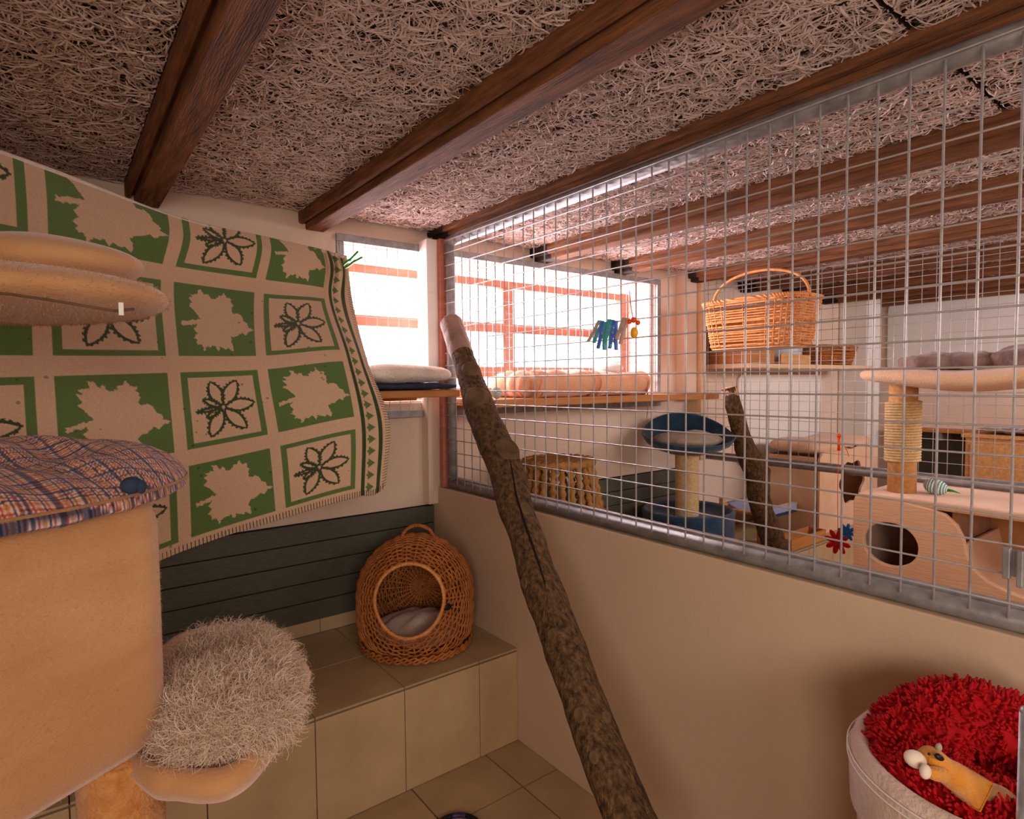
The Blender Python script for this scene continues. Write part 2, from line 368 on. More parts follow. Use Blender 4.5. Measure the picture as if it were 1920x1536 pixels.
# ------------------------------------------------------------------ shelves on the window wall
def shelf(x0, x1, y0, z0, z1, label, m, y1=YW-.002, name='wall_shelf'):
    t = thing(name, label, 'shelf', ((x0+x1)/2, y1, z0))
    MB().box(x0, x1, y0, y1, z0, z1).build('board', m, t, bevel=.004)
    MB().box(x0+.02, x1-.02, y1-.02, y1, z0-.022, z0).build('wall_batten', m, t, bevel=.002)
    return t
S1 = 1.40
shelf(.35, 1.37, 2.165, S1-.03, S1, 'orange wooden window shelf under the white fleece bed, near pen', m_oak)
shelf(1.54, 3.19, 2.14, 1.318, 1.354, 'long orange wooden window shelf in the middle pen', m_oak)

# ------------------------------------------------------------------ generic soft / woven builders
def wnoise(P, f, seed=0):
    g = np.random.default_rng(seed); r = np.zeros(P.shape[:-1])
    for i in range(7):
        k = g.normal(0, 1, 3)*f; r = r+np.sin(P@k+g.uniform(0, 6.28))
    return r/2.6
def fur(mb, P, Nn, L, wd, curl, K=5, seed=1, bias=(0, 0, 0), lean=.5):
    """ribbon strands rooted at P with normals Nn"""
    g = np.random.default_rng(seed); n = len(P)
    D = nrm(Nn+g.normal(0, lean, (n, 3))+np.asarray(bias)); L = L*g.uniform(.5, 1.2, n)
    A = nrm(np.cross(D, g.normal(0, 1, (n, 3)))); B = np.cross(D, A)
    ph = g.uniform(0, 6.28, n); Q = np.zeros((n, K, 3))
    for i in range(K):
        s = i/(K-1); q = D*(L*s)[:, None]
        q = q+(A*np.sin(ph+s*4)[:, None]-A*np.sin(ph)[:, None]+B*np.cos(ph+s*4)[:, None]-B*np.cos(ph)[:, None])*(curl*L)[:, None]*s
        Q[:, i] = P+q
    W = A*wd; tp = np.linspace(1, .25, K)
    V = np.stack([Q-W[:, None]*tp[None, :, None], Q+W[:, None]*tp[None, :, None]], 2).reshape(n, K*2, 3)
    F = np.array([(2*i, 2*i+1, 2*i+3, 2*i+2) for i in range(K-1)])
    F = (F[None]+(np.arange(n)*K*2)[:, None, None]).reshape(-1, 4)
    mb.add(V.reshape(-1, 3), F)
def scatter(G, n, seed=0, mask=None):
    """random points + normals on a grid surface G[a,b,3] (area weighted)"""
    g = np.random.default_rng(seed); A = G[:-1, :-1]; B = G[1:, :-1]; C = G[1:, 1:]; D = G[:-1, 1:]
    Nn = np.cross(C-A, D-B); ar = np.linalg.norm(Nn, axis=-1)
    if mask is not None: ar = ar*mask[:-1, :-1]
    p = (ar/ar.sum()).ravel(); ix = g.choice(len(p), n, p=p); u = g.random((n, 1)); v = g.random((n, 1))
    A, B, C, D = [q.reshape(-1, 3)[ix] for q in (A, B, C, D)]
    return A*(1-u)*(1-v)+B*u*(1-v)+C*u*v+D*(1-u)*v, nrm(Nn.reshape(-1, 3)[ix])
def ell(c, r, n=48, m=28, pw=(1, 1), R=None, nz=0, nf=8, seed=0):
    """super-ellipsoid grid (n around, m down); returns grid closed in u"""
    ph = np.linspace(0, 2*PI, n+1); th = np.linspace(0, PI, m)
    sg = lambda x, p: np.sign(x)*np.abs(x)**p
    X = sg(np.cos(ph), pw[0])[:, None]*sg(np.sin(th), pw[1])[None]; Y = sg(np.sin(ph), pw[0])[:, None]*sg(np.sin(th), pw[1])[None]
    Z = np.repeat(sg(np.cos(th), pw[1])[None], n+1, 0)
    D = np.stack([X, Y, Z], -1)*np.asarray(r, float)
    if R is not None: D = D@np.asarray(R)
    P = D+np.asarray(c)
    if nz: P = P+nrm(D)*(wnoise(P, nf, seed)*nz)[..., None]
    return P
def rotz(a): c, s = math.cos(a), math.sin(a); return np.array([[c, s, 0], [-s, c, 0], [0, 0, 1.]])
def weave(S, nst, nrow, r_st, r_w, amp, ku=4, mask=None, nv_st=30, v0=0, v1=1, closed=True, wob=.15):
    """S(u, v) -> points, normals with u around [0,1), v in rows; returns two MBs: strands, stakes"""
    mw, ms = MB(), MB(); nu = nst*ku; g = np.random.default_rng(3)
    for k in range(nrow):
        v = v0+(v1-v0)*(k+.5)/nrow+g.normal(0, wob)/nrow*(v1-v0)
        u = np.arange(nu)/nu; P, N = S(u, np.full(nu, v))
        a = amp*np.cos(PI*u*nst+PI*(k % 2))
        Q = P+N*a[:, None]
        if mask is not None:
            ok = mask(Q)
            if not ok.all():
                if not ok.any(): continue
                st = int(np.argmin(ok)); okr = np.roll(ok, -st); Qr = np.roll(Q, -st, 0); run = []
                for q, o_ in zip(Qr, okr):
                    if o_: run.append(q)
                    else:
                        if len(run) > 2: mw.tube(run, r_w, 5)
                        run = []
                if len(run) > 2: mw.tube(run, r_w, 5)
                continue
        mw.tube(Q, r_w, 5, closed=closed, caps=not closed)
    for j in range(nst):
        v = np.linspace(v0, v1, nv_st); P, N = S(np.full(nv_st, (j)/nst), v)
        if mask is not None:
            P = P[mask(P)]
            if len(P) < 3: continue
        ms.tube(P, r_st, 6)
    return mw, ms

# ------------------------------------------------------------------ leaf blanket
def pip(X, Y, poly):
    ins = np.zeros(X.shape, bool); n = len(poly)
    for i in range(n):
        x1, y1 = poly[i]; x2, y2 = poly[(i+1) % n]
        c = ((y1 > Y) != (y2 > Y)) & (X < (x2-x1)*(Y-y1)/((y2-y1) or 1e-9)+x1); ins ^= c
    return ins
LEAF = [(950, 998), (948, 980), (1035, 962), (1022, 945), (1005, 922), (985, 905), (1002, 890), (985, 868), (1006, 864), (990, 850), (1028, 846), (1024, 822), (1040, 820), (1056, 846), (1075, 838), (1085, 858), (1105, 862), (1122, 842), (1140, 838),
        (1150, 820), (1165, 848), (1188, 846), (1186, 868), (1197, 880), (1188, 905), (1196, 924), (1220, 918), (1240, 930), (1248, 955), (1272, 968), (1274, 988), (1308, 1000), (1272, 1010), (1258, 1028), (1240, 1014),
        (1215, 1032), (1185, 1038), (1178, 1056), (1190, 1078), (1188, 1110), (1165, 1092), (1150, 1098), (1120, 1086), (1110, 1108), (1095, 1080), (1070, 1090), (1060, 1084), (1040, 1112), (1034, 1080), (1008, 1078), (1012, 1058), (996, 1048), (1014, 1028), (998, 1010), (1020, 985)]
LEAF = [(.5+1.1*((x-905)/420-.5), .5+1.1*((y-775)/365-.52)) for x, y in LEAF]
PET = [(-.13, -.36, .085), (.22, -.36, .09), (.42, -.02, .085), (.27, .34, .085), (-.19, .38, .085), (-.24, -.13, .04), (-.33, .03, .022), (-.22, .12, .035)]
LATU = np.array([-.3, 1, 2, 3, 4.03, 4.31, 4.42]); LATV = np.array([.2, .4, 1, 2, 3, 4.03])
LX = np.array([[-400, 62, 326, 497, 612, 638, 650], [-400, 66, 330, 500, 618, 644, 653], [-395, 72, 314, 487, 616, 643, 661], [-390, 81, 324, 491, 650, 676, 690], [-380, 96, 340, 514, 677, 712, 729], [-370, 112, 347, 528, 676, 708, 722]])
LY = np.array([[150, 303, 404, 444, 470, 477, 480], [205, 345, 432, 463, 493, 499, 505], [400, 472, 513, 538, 553, 560, 567], [690, 687, 684, 681, 668, 672, 682], [1010, 910, 862, 826, 792, 790, 790], [1290, 1130, 1032, 972, 930, 924, 914]])
LT = np.array([[1.13, 1.60, 2.05, 2.32, 2.46, 2.47, 2.47], [1.12, 1.60, 2.04, 2.31, 2.45, 2.46, 2.46], [1.11, 1.60, 2.02, 2.28, 2.40, 2.41, 2.42], [1.10, 1.55, 1.90, 2.08, 2.22, 2.23, 2.24], [1.08, 1.52, 1.85, 2.02, 2.15, 2.16, 2.17], [1.06, 1.50, 1.83, 2.00, 2.13, 2.14, 2.15]])
def herm(xk, yk, x):   # yk: [..., n]
    yk = np.asarray(yk, float); h = np.diff(xk); d = np.diff(yk, axis=-1)/h; n = len(xk)
    m = np.zeros_like(yk); m[..., 1:-1] = (d[..., 1:]*h[:-1]+d[..., :-1]*h[1:])/(h[1:]+h[:-1]); m[..., 0] = d[..., 0]; m[..., -1] = d[..., -1]
    i = np.clip(np.searchsorted(xk, x)-1, 0, n-2); t = (x-xk[i])/h[i]
    return (2*t**3-3*t**2+1)*yk[..., i]+(t**3-2*t**2+t)*h[i]*m[..., i]+(-2*t**3+3*t**2)*yk[..., i+1]+(t**3-t**2)*h[i]*m[..., i+1]
def lat(L, u, v): return herm(LATU, herm(LATV, np.asarray(L, float).T, v).T, u)   # [nv, nu]
def blanket():
    u = np.linspace(-.3, 4.42, 640); v = np.linspace(.2, 4.03, 540)
    PX, PY, T = lat(LX, u, v), lat(LY, u, v), lat(LT, u, v)
    U, Vv = np.meshgrid(u, v); V0 = Vv
    T = T+.008*np.sin(U*5.2+Vv*1.1)*np.clip((2.6-Vv)/2, .15, 1)+.006*np.sin(U*2.3-Vv*2.2)
    # gathers near the peg
    gth = np.exp(-((U-4.2)/.25)**2-((Vv-.35)/.35)**2); T = T+gth*.012*np.sin(U*34)
    D = FW[None, None]+((PX-960)/FPX)[..., None]*RT-((PY-768)/FPX)[..., None]*UP
    G = CAM+T[..., None]*D
    beige = np.array(lin((232, 194, 162))); green = np.array(lin((100, 130, 70))); dk = np.array(lin((62, 78, 44)))
    C = np.ones(U.shape+(3,))*beige
    Vv = np.where(Vv < 1, 1-(1-Vv)*.84, Vv)
    jit = .005*np.sin(U*97+np.sin(Vv*83)*2)+.005*np.sin(Vv*91+np.sin(U*71)*2)
    fu = (U-np.floor(U)-.06)/.88; fv = (Vv-np.floor(Vv)-.09)/.82
    inside = (fu > 0) & (fu < 1) & (fv > 0) & (fv < 1) & (U < 3.97)
    par = (np.floor(U)+np.floor(Vv)).astype(int) % 2
    leafc = par == 1   # B,row0 -> u in [1,2), v in [0,1)
    L_ = inside & leafc; C[L_] = green
    lf = pip(fu+jit, fv+jit*.8, LEAF); C[L_ & lf] = beige
    F_ = inside & ~leafc; fr = (fu < .075) | (fu > .925) | (fv < .07) | (fv > .93); C[F_ & fr] = green
    x = fu-.47; y = fv-.50
    for px, py, wd in PET:
        L = math.hypot(px, py); dx, dy = px/L, py/L; s = (x*dx+y*dy)/L; q = -x*dy+y*dx
        hw = wd*np.sin(PI*np.clip((s-.08)/.92, 0, 1))**.75+.002
        ser = .008*np.sign(np.sin(s*48+q*30))*(np.abs(q) > hw)
        e = np.abs(np.abs(q)-hw) < (.02+ser); C[F_ & (s > .06) & (s < 1.03) & e] = dk
    C[(np.abs(U-4.06) < .03)] = dk; C[(np.abs(U-4.31) < .026)] = dk
    tv = (Vv*6) % 1; tri = (np.abs(tv-.5) < .40*(4.245-U)/.11) & (U > 4.135) & (U < 4.245); C[tri] = green
    stem = (np.abs(tv-.5) < .1) & (U > 4.11) & (U < 4.14); C[stem] = green
    # scattered soiling specks
    g = np.random.default_rng(5)
    for _ in range(70):
        a, b, r_ = g.uniform(0, 4.3), g.uniform(1.2, 4), g.uniform(.008, .016)
        C[((U-a)**2+(Vv-b)**2) < r_**2] *= .5
    t = thing('leaf_blanket', 'cream and green blanket of leaf and flower squares hanging before the window wall', 'blanket', tuple(G[-1, 300]))
    mb = MB(); mb.grid(G); o = mb.build('cloth', m_blanket, t, smooth=True, colors=C.reshape(-1, 3))
    q = o.modifiers.new('s', 'SOLIDIFY'); q.thickness = .004; q.offset = 0
    # folded-over top roll
    top = G[0]; mr = MB(); mr.tube(top[::4]+np.array([0, .004, -.006]), .008, 8)
    mr.build('top_fold', m_fleece, t, smooth=True)
    # blanket stitch along the lower and right edges
    ms = MB(); bot = G[-1]; inn = G[-16]
    for i in range(200, 636, 5): 
        n_ = nrm(inn[i]-bot[i]); ms.tube([bot[i]-n_*.003-FW*.003, bot[i]+n_*.018-FW*.004], .0011, 4)
    for j in range(60, 536, 6):
        n_ = nrm(G[j, -14]-G[j, -1]); ms.tube([G[j, -1]-n_*.003-FW*.003, G[j, -1]+n_*.014-FW*.004], .0009, 4)
    tag(ms.build('edge_stitching', pl('dark_thread', (52, 58, 38), .9), t), 'dark blanket stitch along the edge', kind='stuff')
    # cord the blanket hangs on
    c = MB(); cp = np.concatenate([top[::16]+np.array([0, .004, -.006]), [[.99, 2.505, 2.03]]]); c.tube(cp, .002, 6)
    tag(c.build('hanging_cord', m_peg, None), 'thin cord carrying the leaf blanket under the ceiling', 'cord')
blanket()

# ------------------------------------------------------------------ clothes pegs
def peg(p0, p1, m1, m2, label, group=None, sep=.007, spread=None):
    p0 = np.asarray(p0, float); p1 = np.asarray(p1, float); t = thing('clothes_peg', label, 'clothes peg', tuple(p0), group)
    ax = nrm(p1-p0); sd = nrm(np.cross(ax, FW)) if spread is None else nrm(np.asarray(spread)); L = np.linalg.norm(p1-p0); nn = np.cross(ax, sd)
    for s, m in ((-1, m1), (1, m2)):
        mb = MB(); a = [(0, .001), (.25, .003), (.5, .002), (1, .0085)]
        P = np.array([p0+ax*L*q+sd*s*(w_+.002) for q, w_ in a]); w_ = nn*.0055; th = sd*s*.0075
        V = np.stack([P-w_, P+w_, P+w_+th, P-w_+th], 1)
        F = [(i*4+k, i*4+(k+1) % 4, (i+1)*4+(k+1) % 4, (i+1)*4+k) for i in range(3) for k in range(4)]+[(0, 1, 2, 3), (12, 15, 14, 13)]
        mb.add(V.reshape(-1, 3), F); mb.build('prong', m, t, bevel=.0006)
    c = p0+ax*L*.42; th = np.linspace(0, 6*PI, 40)
    MB().tube([c+nn*((k/39-.5)*.009)+(ax*math.cos(a_)+sd*math.sin(a_))*.0042 for k, a_ in enumerate(th)], .0007, 4).build('spring', m_wire, t)
peg(at(645, 500, 2.40), at(676, 477, 2.40), m_green, m_green, 'green clothes peg clipping the blanket corner to the window mesh')
tt = 1.93
for (a, b, m1, m2, lab) in (((1127, 601), (1108, 642), m_teal, m_peg, 'teal and beige clothes peg, leftmost on the near mesh'),
                            ((1133, 603), (1127, 655), m_teal, m_cobalt, 'teal and blue clothes peg, second from the left on the near mesh'),
                            ((1146, 599), (1138, 650), m_teal, m_teal, 'teal clothes peg in the middle of the row on the near mesh'),
                            ((1152, 601), (1149, 655), m_cobalt, m_cobalt, 'blue clothes peg, right of the teal ones on the near mesh'),
                            ((1174, 596), (1157, 644), m_peg, m_peg, 'beige clothes peg, rightmost on the near mesh')):
    X_ = 1.42
    peg(onp(*a, X=X_), onp(*b, X=X_), m1, m2, lab, 'clothes pegs clipped in a row on the near mesh', spread=(0, 1, .2))
t = thing('dangle_toy', 'small orange and yellow plastic toy tied to the near mesh beside the pegs', 'toy', tuple(onp(1188, 610, X=1.42)))
c = onp(1188, 605, X=1.415)
MB().tube([onp(1180, 545, X=1.44), onp(1183, 575, X=1.425), onp(1187, 600, X=1.415)], .0015, 6).build('string', m_orange, t)
for dx, dy, r in ((-8, 0, .008), (0, -3, .009), (8, 2, .008)): MB().sphere(onp(1188+dx, 603+dy, X=1.415), r, 12, 8).build('bead', m_orange, t, smooth=True)
MB().sphere(onp(1189, 624, X=1.415), (.012, .012, .017), 14, 10).build('pendant', m_yel, t, smooth=True)

# ------------------------------------------------------------------ fleece bed on the near shelf
t = thing('fleece_bed', 'white fleece cushion on a navy mat on the near window shelf', 'cushion', (1.16, 2.33, S1))
G = ell((1.16, 2.33, S1+.016), (.215, .19, .0145), 40, 14, (.35, .6)); MB().grid(G).build('navy_mat', m_navy, t, smooth=True)
G = ell((1.155, 2.33, S1+.066), (.21, .185, .042), 60, 26, (.5, .8), nz=.008, nf=22); mb = MB().grid(G)
P, N_ = scatter(G, 9000, 3); fur(mb, P, N_, .010, .0011, .25, 3, 2); mb.build('fleece_cushion', m_fleece, t, smooth=True)

# ------------------------------------------------------------------ wicker cat house
def igloo():
    base = onp(782, 1248, Z=BZ); back = nrm((base-CAM)*[1, 1, 0]); R0 = .232; c = base+back*(R0*.93); c = np.array([c[0], c[1], BZ+.20])
    t = thing('wicker_cat_house', 'round brown wicker cat house with a handle on the tiled bench', 'cat house', (c[0], c[1], BZ))
    a = nrm(np.array([CAM[0]-c[0], CAM[1]-c[1], 0])); a = nrm(a*math.cos(.22)+np.array([0, 0, 1])*math.sin(.22))
    yw = -.13; a = np.array([a[0]*math.cos(yw)-a[1]*math.sin(yw), a[0]*math.sin(yw)+a[1]*math.cos(yw), a[2]])
    e1 = nrm(np.cross([0, 0, 1], a)); e2 = np.cross(a, e1)
    def S(u, v):
        th = (.575+(PI-.575)*v); ph = 2*PI*u
        d = a*np.cos(th)[:, None]+(e1*np.cos(ph)[:, None]+e2*np.sin(ph)[:, None])*np.sin(th)[:, None]
        def rad(d):
            h = np.hypot(d[:, 0], d[:, 1]); z = d[:, 2]; up = z > 0
            ru = 1/np.sqrt((h/R0)**2+(z/.235)**2); p = 5; rd = ((h/R0)**p+(np.abs(z)/.197)**p)**(-1/p)
            return np.where(up, ru, rd)
        P = c+d*rad(d)[:, None]; return P, nrm(d+np.array([0, 0, 1e-4]))
    mw, ms = weave(S, 30, 62, .0045, .0038, .0052, 4, nv_st=46, v0=.0, v1=.995)
    tag(mw.build('woven_strands', m_wick, t, smooth=True), kind='stuff'); tag(ms.build('stakes', m_wick, t, smooth=True), kind='stuff')
    # bottom ring braid
    for k in range(3):
        th = np.linspace(0, 2*PI, 200, endpoint=False)
        MB().tube([(c[0]+(R0*.965+.002*math.cos(40*q+k*2.1))*math.cos(q), c[1]+(R0*.965+.002*math.cos(40*q+k*2.1))*math.sin(q), BZ+.012+.008*k+.004*math.sin(40*q+k*2.1)) for q in th], .005, 6, closed=True).build('base_braid', m_wick, t, smooth=True)
    # opening rim, spirally wrapped
    u = np.linspace(0, 1, 300, endpoint=False); P, N_ = S(u, np.full(300, .004)); P = P+N_*.002
    MB().tube(P, .0068*(1+.10*np.sign(np.sin(u*2*PI*75))), 8, closed=True).build('opening_rim', m_wick2, t, smooth=True)
    # twisted handle
    top = c+np.array([0, 0, .233]); s = nrm(np.cross(FW, [0, 0, 1])*1.0); q = np.linspace(0, PI, 60); mbh = MB()
    for k in range(3):
        mbh.tube([top+RT*(.012+.066*math.cos(x)+.004*math.cos(x*18+k*2.09))+np.array([0, 0, -.018+.062*math.sin(x)+.004*math.sin(x*18+k*2.09)])+FW*.004*math.sin(x*18+k*2.09) for x in q], .0042, 6)
    mbh.build('handle', m_wick, t, smooth=True)
    # black eyelet
    P, N_ = S(np.array([0.0]), np.array([.14]))
    # pick the surface point that lies under the photographed eyelet
    uu, vv = np.meshgrid(np.linspace(0, 1, 200), np.linspace(0, .3, 100)); P, N_ = S(uu.ravel(), vv.ravel())
    d = P-CAM; z = d@FW; px = 960+FPX*(d@RT)/z; py = 768-FPX*(d@UP)/z; k = int(np.argmin((px-838)**2+(py-1137)**2))
    fr = nrm(np.cross(N_[k], [0, 0, 1])); MB().sphere(P[k]+N_[k]*.004, (1, 1, 1), 20, 12, R=np.array([fr*.019, N_[k]*.008, np.cross(fr, N_[k])*.013])).build('black_eyelet', m_black, t, smooth=True)
    G = ell((c[0], c[1], BZ+.06), (.175, .175, .045), 50, 24, nz=.014, nf=24, seed=3)
    tag(MB().grid(G).build('house_cushion', m_jean, None, smooth=True), 'grey beige cushion lying inside the wicker cat house', 'cushion')
igloo()

# ------------------------------------------------------------------ leaning logs
def log(name_label, pts, ts, m, knots, seed=0, cut=m_cutwood, nb=40):
    """pts: (px, py, width px) along the trunk; ts: (t_top, t_bottom)"""
    P = []; R = []; n = len(pts); y0, y1 = pts[0][1], pts[-1][1]
    for x, y, w_ in pts:
        s = (y-y0)/(y1-y0); it = (1-s)/ts[0]+s/ts[1]; t_ = 1/it; P.append(at(x, y, t_)); R.append(w_/2/FPX*t_)
    P = np.array(P); R = np.array(R)
    L = np.concatenate([[0], np.cumsum(np.linalg.norm(np.diff(P, axis=0), axis=1))]); s = np.linspace(0, L[-1], 170)
    Q = np.stack([herm(L, P[:, i], s) for i in range(3)], -1); Rr = np.interp(s, L, R)
    T = nrm(np.gradient(Q, axis=0)); U = nrm(np.cross(T, [.3, -1, .1])); W = np.cross(T, U); th = np.arange(nb)*2*PI/nb
    D = np.cos(th)[None, :, None]*U[:, None]+np.sin(th)[None, :, None]*W[:, None]
    G0 = Q[:, None]+D*Rr[:, None, None]
    bump = 1+.045*wnoise(G0, 16, seed)+.035*wnoise(G0, 45, seed+1)+.03*np.abs(wnoise(D*np.array([3, 3, 3])+s[:, None, None]*1.2, 4, seed+2))
    G = Q[:, None]+D*(Rr[:, None]*bump)[..., None]
    t = thing('leaning_log', name_label, 'log', tuple(Q[-1]))
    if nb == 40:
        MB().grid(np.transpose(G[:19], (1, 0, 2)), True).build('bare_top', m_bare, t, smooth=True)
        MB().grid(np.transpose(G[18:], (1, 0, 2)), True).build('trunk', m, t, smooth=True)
    else: MB().grid(np.transpose(G, (1, 0, 2)), True).build('trunk', m, t, smooth=True)
    for a_, b_ in ((G[0], Q[0]-T[0]*.002), (G[-1], Q[-1]+T[-1]*.002)):
        MB().add(np.concatenate([a_, [b_]]), [(k, (k+1) % nb, nb) for k in range(nb)]).build('sawn_face', cut, t)
    for kx, ky, kr in knots:
        Gf = G.reshape(-1, 3); d = Gf-CAM; z = d@FW; px = 960+FPX*(d@RT)/z; py = 768-FPX*(d@UP)/z
        sc = (px-kx)**2+(py-ky)**2+(z-z.min())*900; k = int(np.argmin(sc)); p = Gf[k]; i = k//nb; nn = nrm(p-Q[i]); r_ = kr/FPX*z[k]
        a_ = nrm(np.cross(nn, T[i])); b_ = T[i]; mb = MB()
        for rr, h, mt in ((1.35, -.1, None),):
            q = np.arange(20)*2*PI/20; rings = [(1.55, -.45), (1.3, .05), (1.05, .28), (.85, .2), (.0, .12)]
            GG = np.stack([np.array([p+(a_*math.cos(x)+b_*1.25*math.sin(x))*r_*f+nn*r_*hh for f, hh in rings]) for x in q])
            mb.grid(GG, True)
        mb.build('knot', m_knot if kr > 6 else m, t, smooth=True)
    return t, G, Q, Rr
t, G, Q, Rr = log('thick bark covered log leaning from the floor to the near window shelf',
    [(846, 606, 41), (864, 658, 43), (884, 716, 46), (900, 768, 58), (928, 833, 64), (950, 885, 66), (967, 950, 66), (1000, 1048, 66), (1025, 1127, 70), (1057, 1206, 74), (1083, 1285, 78), (1113, 1364, 84), (1143, 1443, 90), (1178, 1530, 98), (1262, 1740, 124)],
    (2.58, 1.235), m_bark, [(885, 690, 12), (893, 740, 15), (955, 838, 16), (985, 952, 9), (983, 1093, 7), (1033, 1095, 5), (1032, 1187, 7), (1052, 1135, 6), (1086, 1218, 6), (1087, 1338, 9), (1140, 1345, 7), (1112, 1415, 7)])
# drying crack along the trunk
def crack(pp, r, parent, name='crack'):
    V = []
    Gf = G.reshape(-1, 3); d = Gf-CAM; z = d@FW; px = 960+FPX*(d@RT)/z; py = 768-FPX*(d@UP)/z; n_ = G.shape[1]
    for x, y in pp:
        k = int(np.argmin((px-x)**2+(py-y)**2+(z-z.min())*500)); V.append(Gf[k]+nrm(Gf[k]-Q[k//n_])*r*.2)
    V = np.array(V); q = np.linspace(0, len(V)-1, 40); V = np.stack([np.interp(q, np.arange(len(V)), V[:, i]) for i in range(3)], -1)
    MB().tube(V, r*np.sin(np.linspace(.1, PI-.1, 40))+.0004, 6).build(name, m_dark, parent)
crack([(955, 850), (960, 880), (970, 930), (985, 990), (1005, 1045), (1018, 1090), (1028, 1130)], .0035, t)
crack([(876, 662), (888, 700)], .002, t)
t2, G, Q, Rr = log('thin branch stump leaning against the shelf end in the middle pen', [(1367, 727, 28), (1378, 770, 28), (1391, 820, 32), (1406, 860, 42), (1420, 888, 46), (1424, 935, 40), (1440, 990, 42), (1462, 1050, 42)],
    (3.52, 3.5), m_bark, [(1422, 872, 5)], 5, nb=24)

MB().tube([Q[0]-(Q[6]-Q[0])*.12, Q[0], Q[3], Q[6], Q[9]], Rr[0]*np.array([.75, 1.0, 1.06, 1.07, 1.0]), 14).build('peeled_end', m_cutwood, t2, smooth=False)
# ------------------------------------------------------------------ foreground plush cat tree
def plush_tree():
    A = at(337, 1170, .93); d = np.array([.863, .505, 0]); n = np.array([-.505, .863, 0]); W2, D2 = .235, .19
    c = A-d*W2+n*D2; z0, z1 = .885, 1.262
    t = thing('plush_cat_tree', 'tall beige plush cat tree in the left foreground', 'cat tree', (c[0]-.05, c[1], 0))
    def rr(w_, h_, r, n_=10):
        o = []
        for cx, cy, a0 in ((w_-r, h_-r, 0), (-w_+r, h_-r, PI/2), (-w_+r, -h_+r, PI), (w_-r, -h_+r, 1.5*PI)):
            for k in range(n_+1): a = a0+PI/2*k/n_; o.append((cx+r*math.cos(a), cy+r*math.sin(a)))
        return np.array(o)
    prof = [(.0, z0), (.72, z0), (.90, z0+.004), (.97, z0+.02), (1, z0+.05), (1.0, z0+.2), (1, z1-.04), (.975, z1-.014), (.93, z1-.002), (.0, z1)]
    o_ = rr(W2, D2, .06, 12); G = np.stack([np.array([c+d*x*f+n*y*f+np.array([0, 0, z-c[2]]) for f, z in prof]) for x, y in o_])
    # refine vertically + dents
    mb = MB().grid(G, True); bx = mb.build('plush_box', m_plush, t, smooth=True)
    P, N_ = scatter(np.concatenate([G, G[:1]], 0), 26000, 4); N_ = np.where(((P-np.append(c[:2], (z0+z1)/2))*N_).sum(-1, keepdims=True) < 0, -N_, N_)
    f_ = MB(); fur(f_, P, N_, .0035, .0003, .2, 3, 6, bias=(0, 0, -.6)); tag(f_.build('plush_pile', m_plush, bx, loc=None), kind='stuff')
    bx.children[0].matrix_parent_inverse = Matrix.Translation(-Vector(t.location))
    # posts and base
    pc = c-d*.13
    MB().lathe([(.0, z1-.01), (.055, z1-.01), (.055, ZC-.02), (.0, ZC-.02)], 24, (pc[0], pc[1], 0)).build('upper_post', m_sisal, t, smooth=True)
    pq = at(228, 1490, .93)
    MB().lathe([(.0, .035), (.055, .035)]+[(.055+.003*(k % 2), .04+.0062*k) for k in range(135)]+[(.0, .885)], 32, (pq[0], pq[1], 0)).build('lower_post', m_post, t, smooth=True)
    b = MB(); b.grid(ell((c[0]-.02, c[1]+.05, .02), (.36, .33, .02), 48, 10, (.3, .4)), True); b.build('base_plate', m_plush, t, smooth=True)
    # upper perch : two plush lobes
    R = np.array([RT*1.0, nrm(np.cross([0, 0, 1], RT)), [0, 0, 1.]])
    p1 = at(10, 554, 1.0); G = ell(p1, (.246, .20, .044), 60, 26, (1, .9), R=R, nz=.003, nf=14)
    G[..., 2] -= .00*G[..., 2]; o1 = MB().grid(G).build('perch_hammock', m_plush, t, smooth=True)
    p2 = at(20, 490, 1.03); G2 = ell(p2+np.array([0, .03, 0]), (.212, .15, .044), 60, 26, (1, .9), R=R, nz=.006, nf=18, seed=4); MB().grid(G2).build('perch_bolster', m_plush, t, smooth=True)
    for GG, par, k in ((G, o1, 1),):
        P, N_ = scatter(GG, 9000, 5); cc = p1; N_ = np.where(((P-cc)*N_).sum(-1, keepdims=True) < 0, -N_, N_); f_ = MB(); fur(f_, P, N_, .005, .0005, .2, 3, 8)
        o = tag(f_.build('plush_pile', m_plush, par), kind='stuff'); o.matrix_parent_inverse = Matrix.Translation(-Vector(t.location))
    sm = [at(x, y, t_) for x, y, t_ in ((-60, 545, .80), (20, 552, .79), (90, 562, .80), (160, 574, .82), (215, 583, .86), (250, 580, .9))]
    MB().tube(sm, .0022, 6).build('seam', m_knot, t, smooth=True)
    lab = MB().box(-.003, .003, -.0006, .0006, -.010, .008); o = lab.build('care_tag', m_white, t, loc=(0, 0, 0)); o.location = Vector(at(227, 578, .86))-Vector(t.location)
    # lower hammock ring
    edge = [(580, 1278, 1.14), (572, 1310, 1.10), (548, 1352, 1.05), (520, 1400, 1.0), (478, 1455, .945), (430, 1488, .90), (380, 1497, .88), (330, 1492, .875), (270, 1480, .88), (210, 1400, .98), (260, 1290, 1.15), (340, 1210, 1.3), (450, 1195, 1.33), (540, 1230, 1.24)]
    E_ = np.array([onp(x, y, Z=.846) for x, y, t_ in edge]); ctr = E_.mean(0)
    k = np.arange(len(E_)+1); E2 = np.concatenate([E_, E_[:1]]); q = np.linspace(0, len(E_), 120, endpoint=False); E3 = np.stack([herm(k.astype(float), E2[:, i], q) for i in range(3)], -1)
    prof = [(1, 0), (1.03, .012), (1.0, .028), (.93, .034), (.86, .025), (.6, .012), (0, .008)]; prof2 = [(1, 0), (.95, -.016), (.8, -.028), (.5, -.036), (0, -.04)]
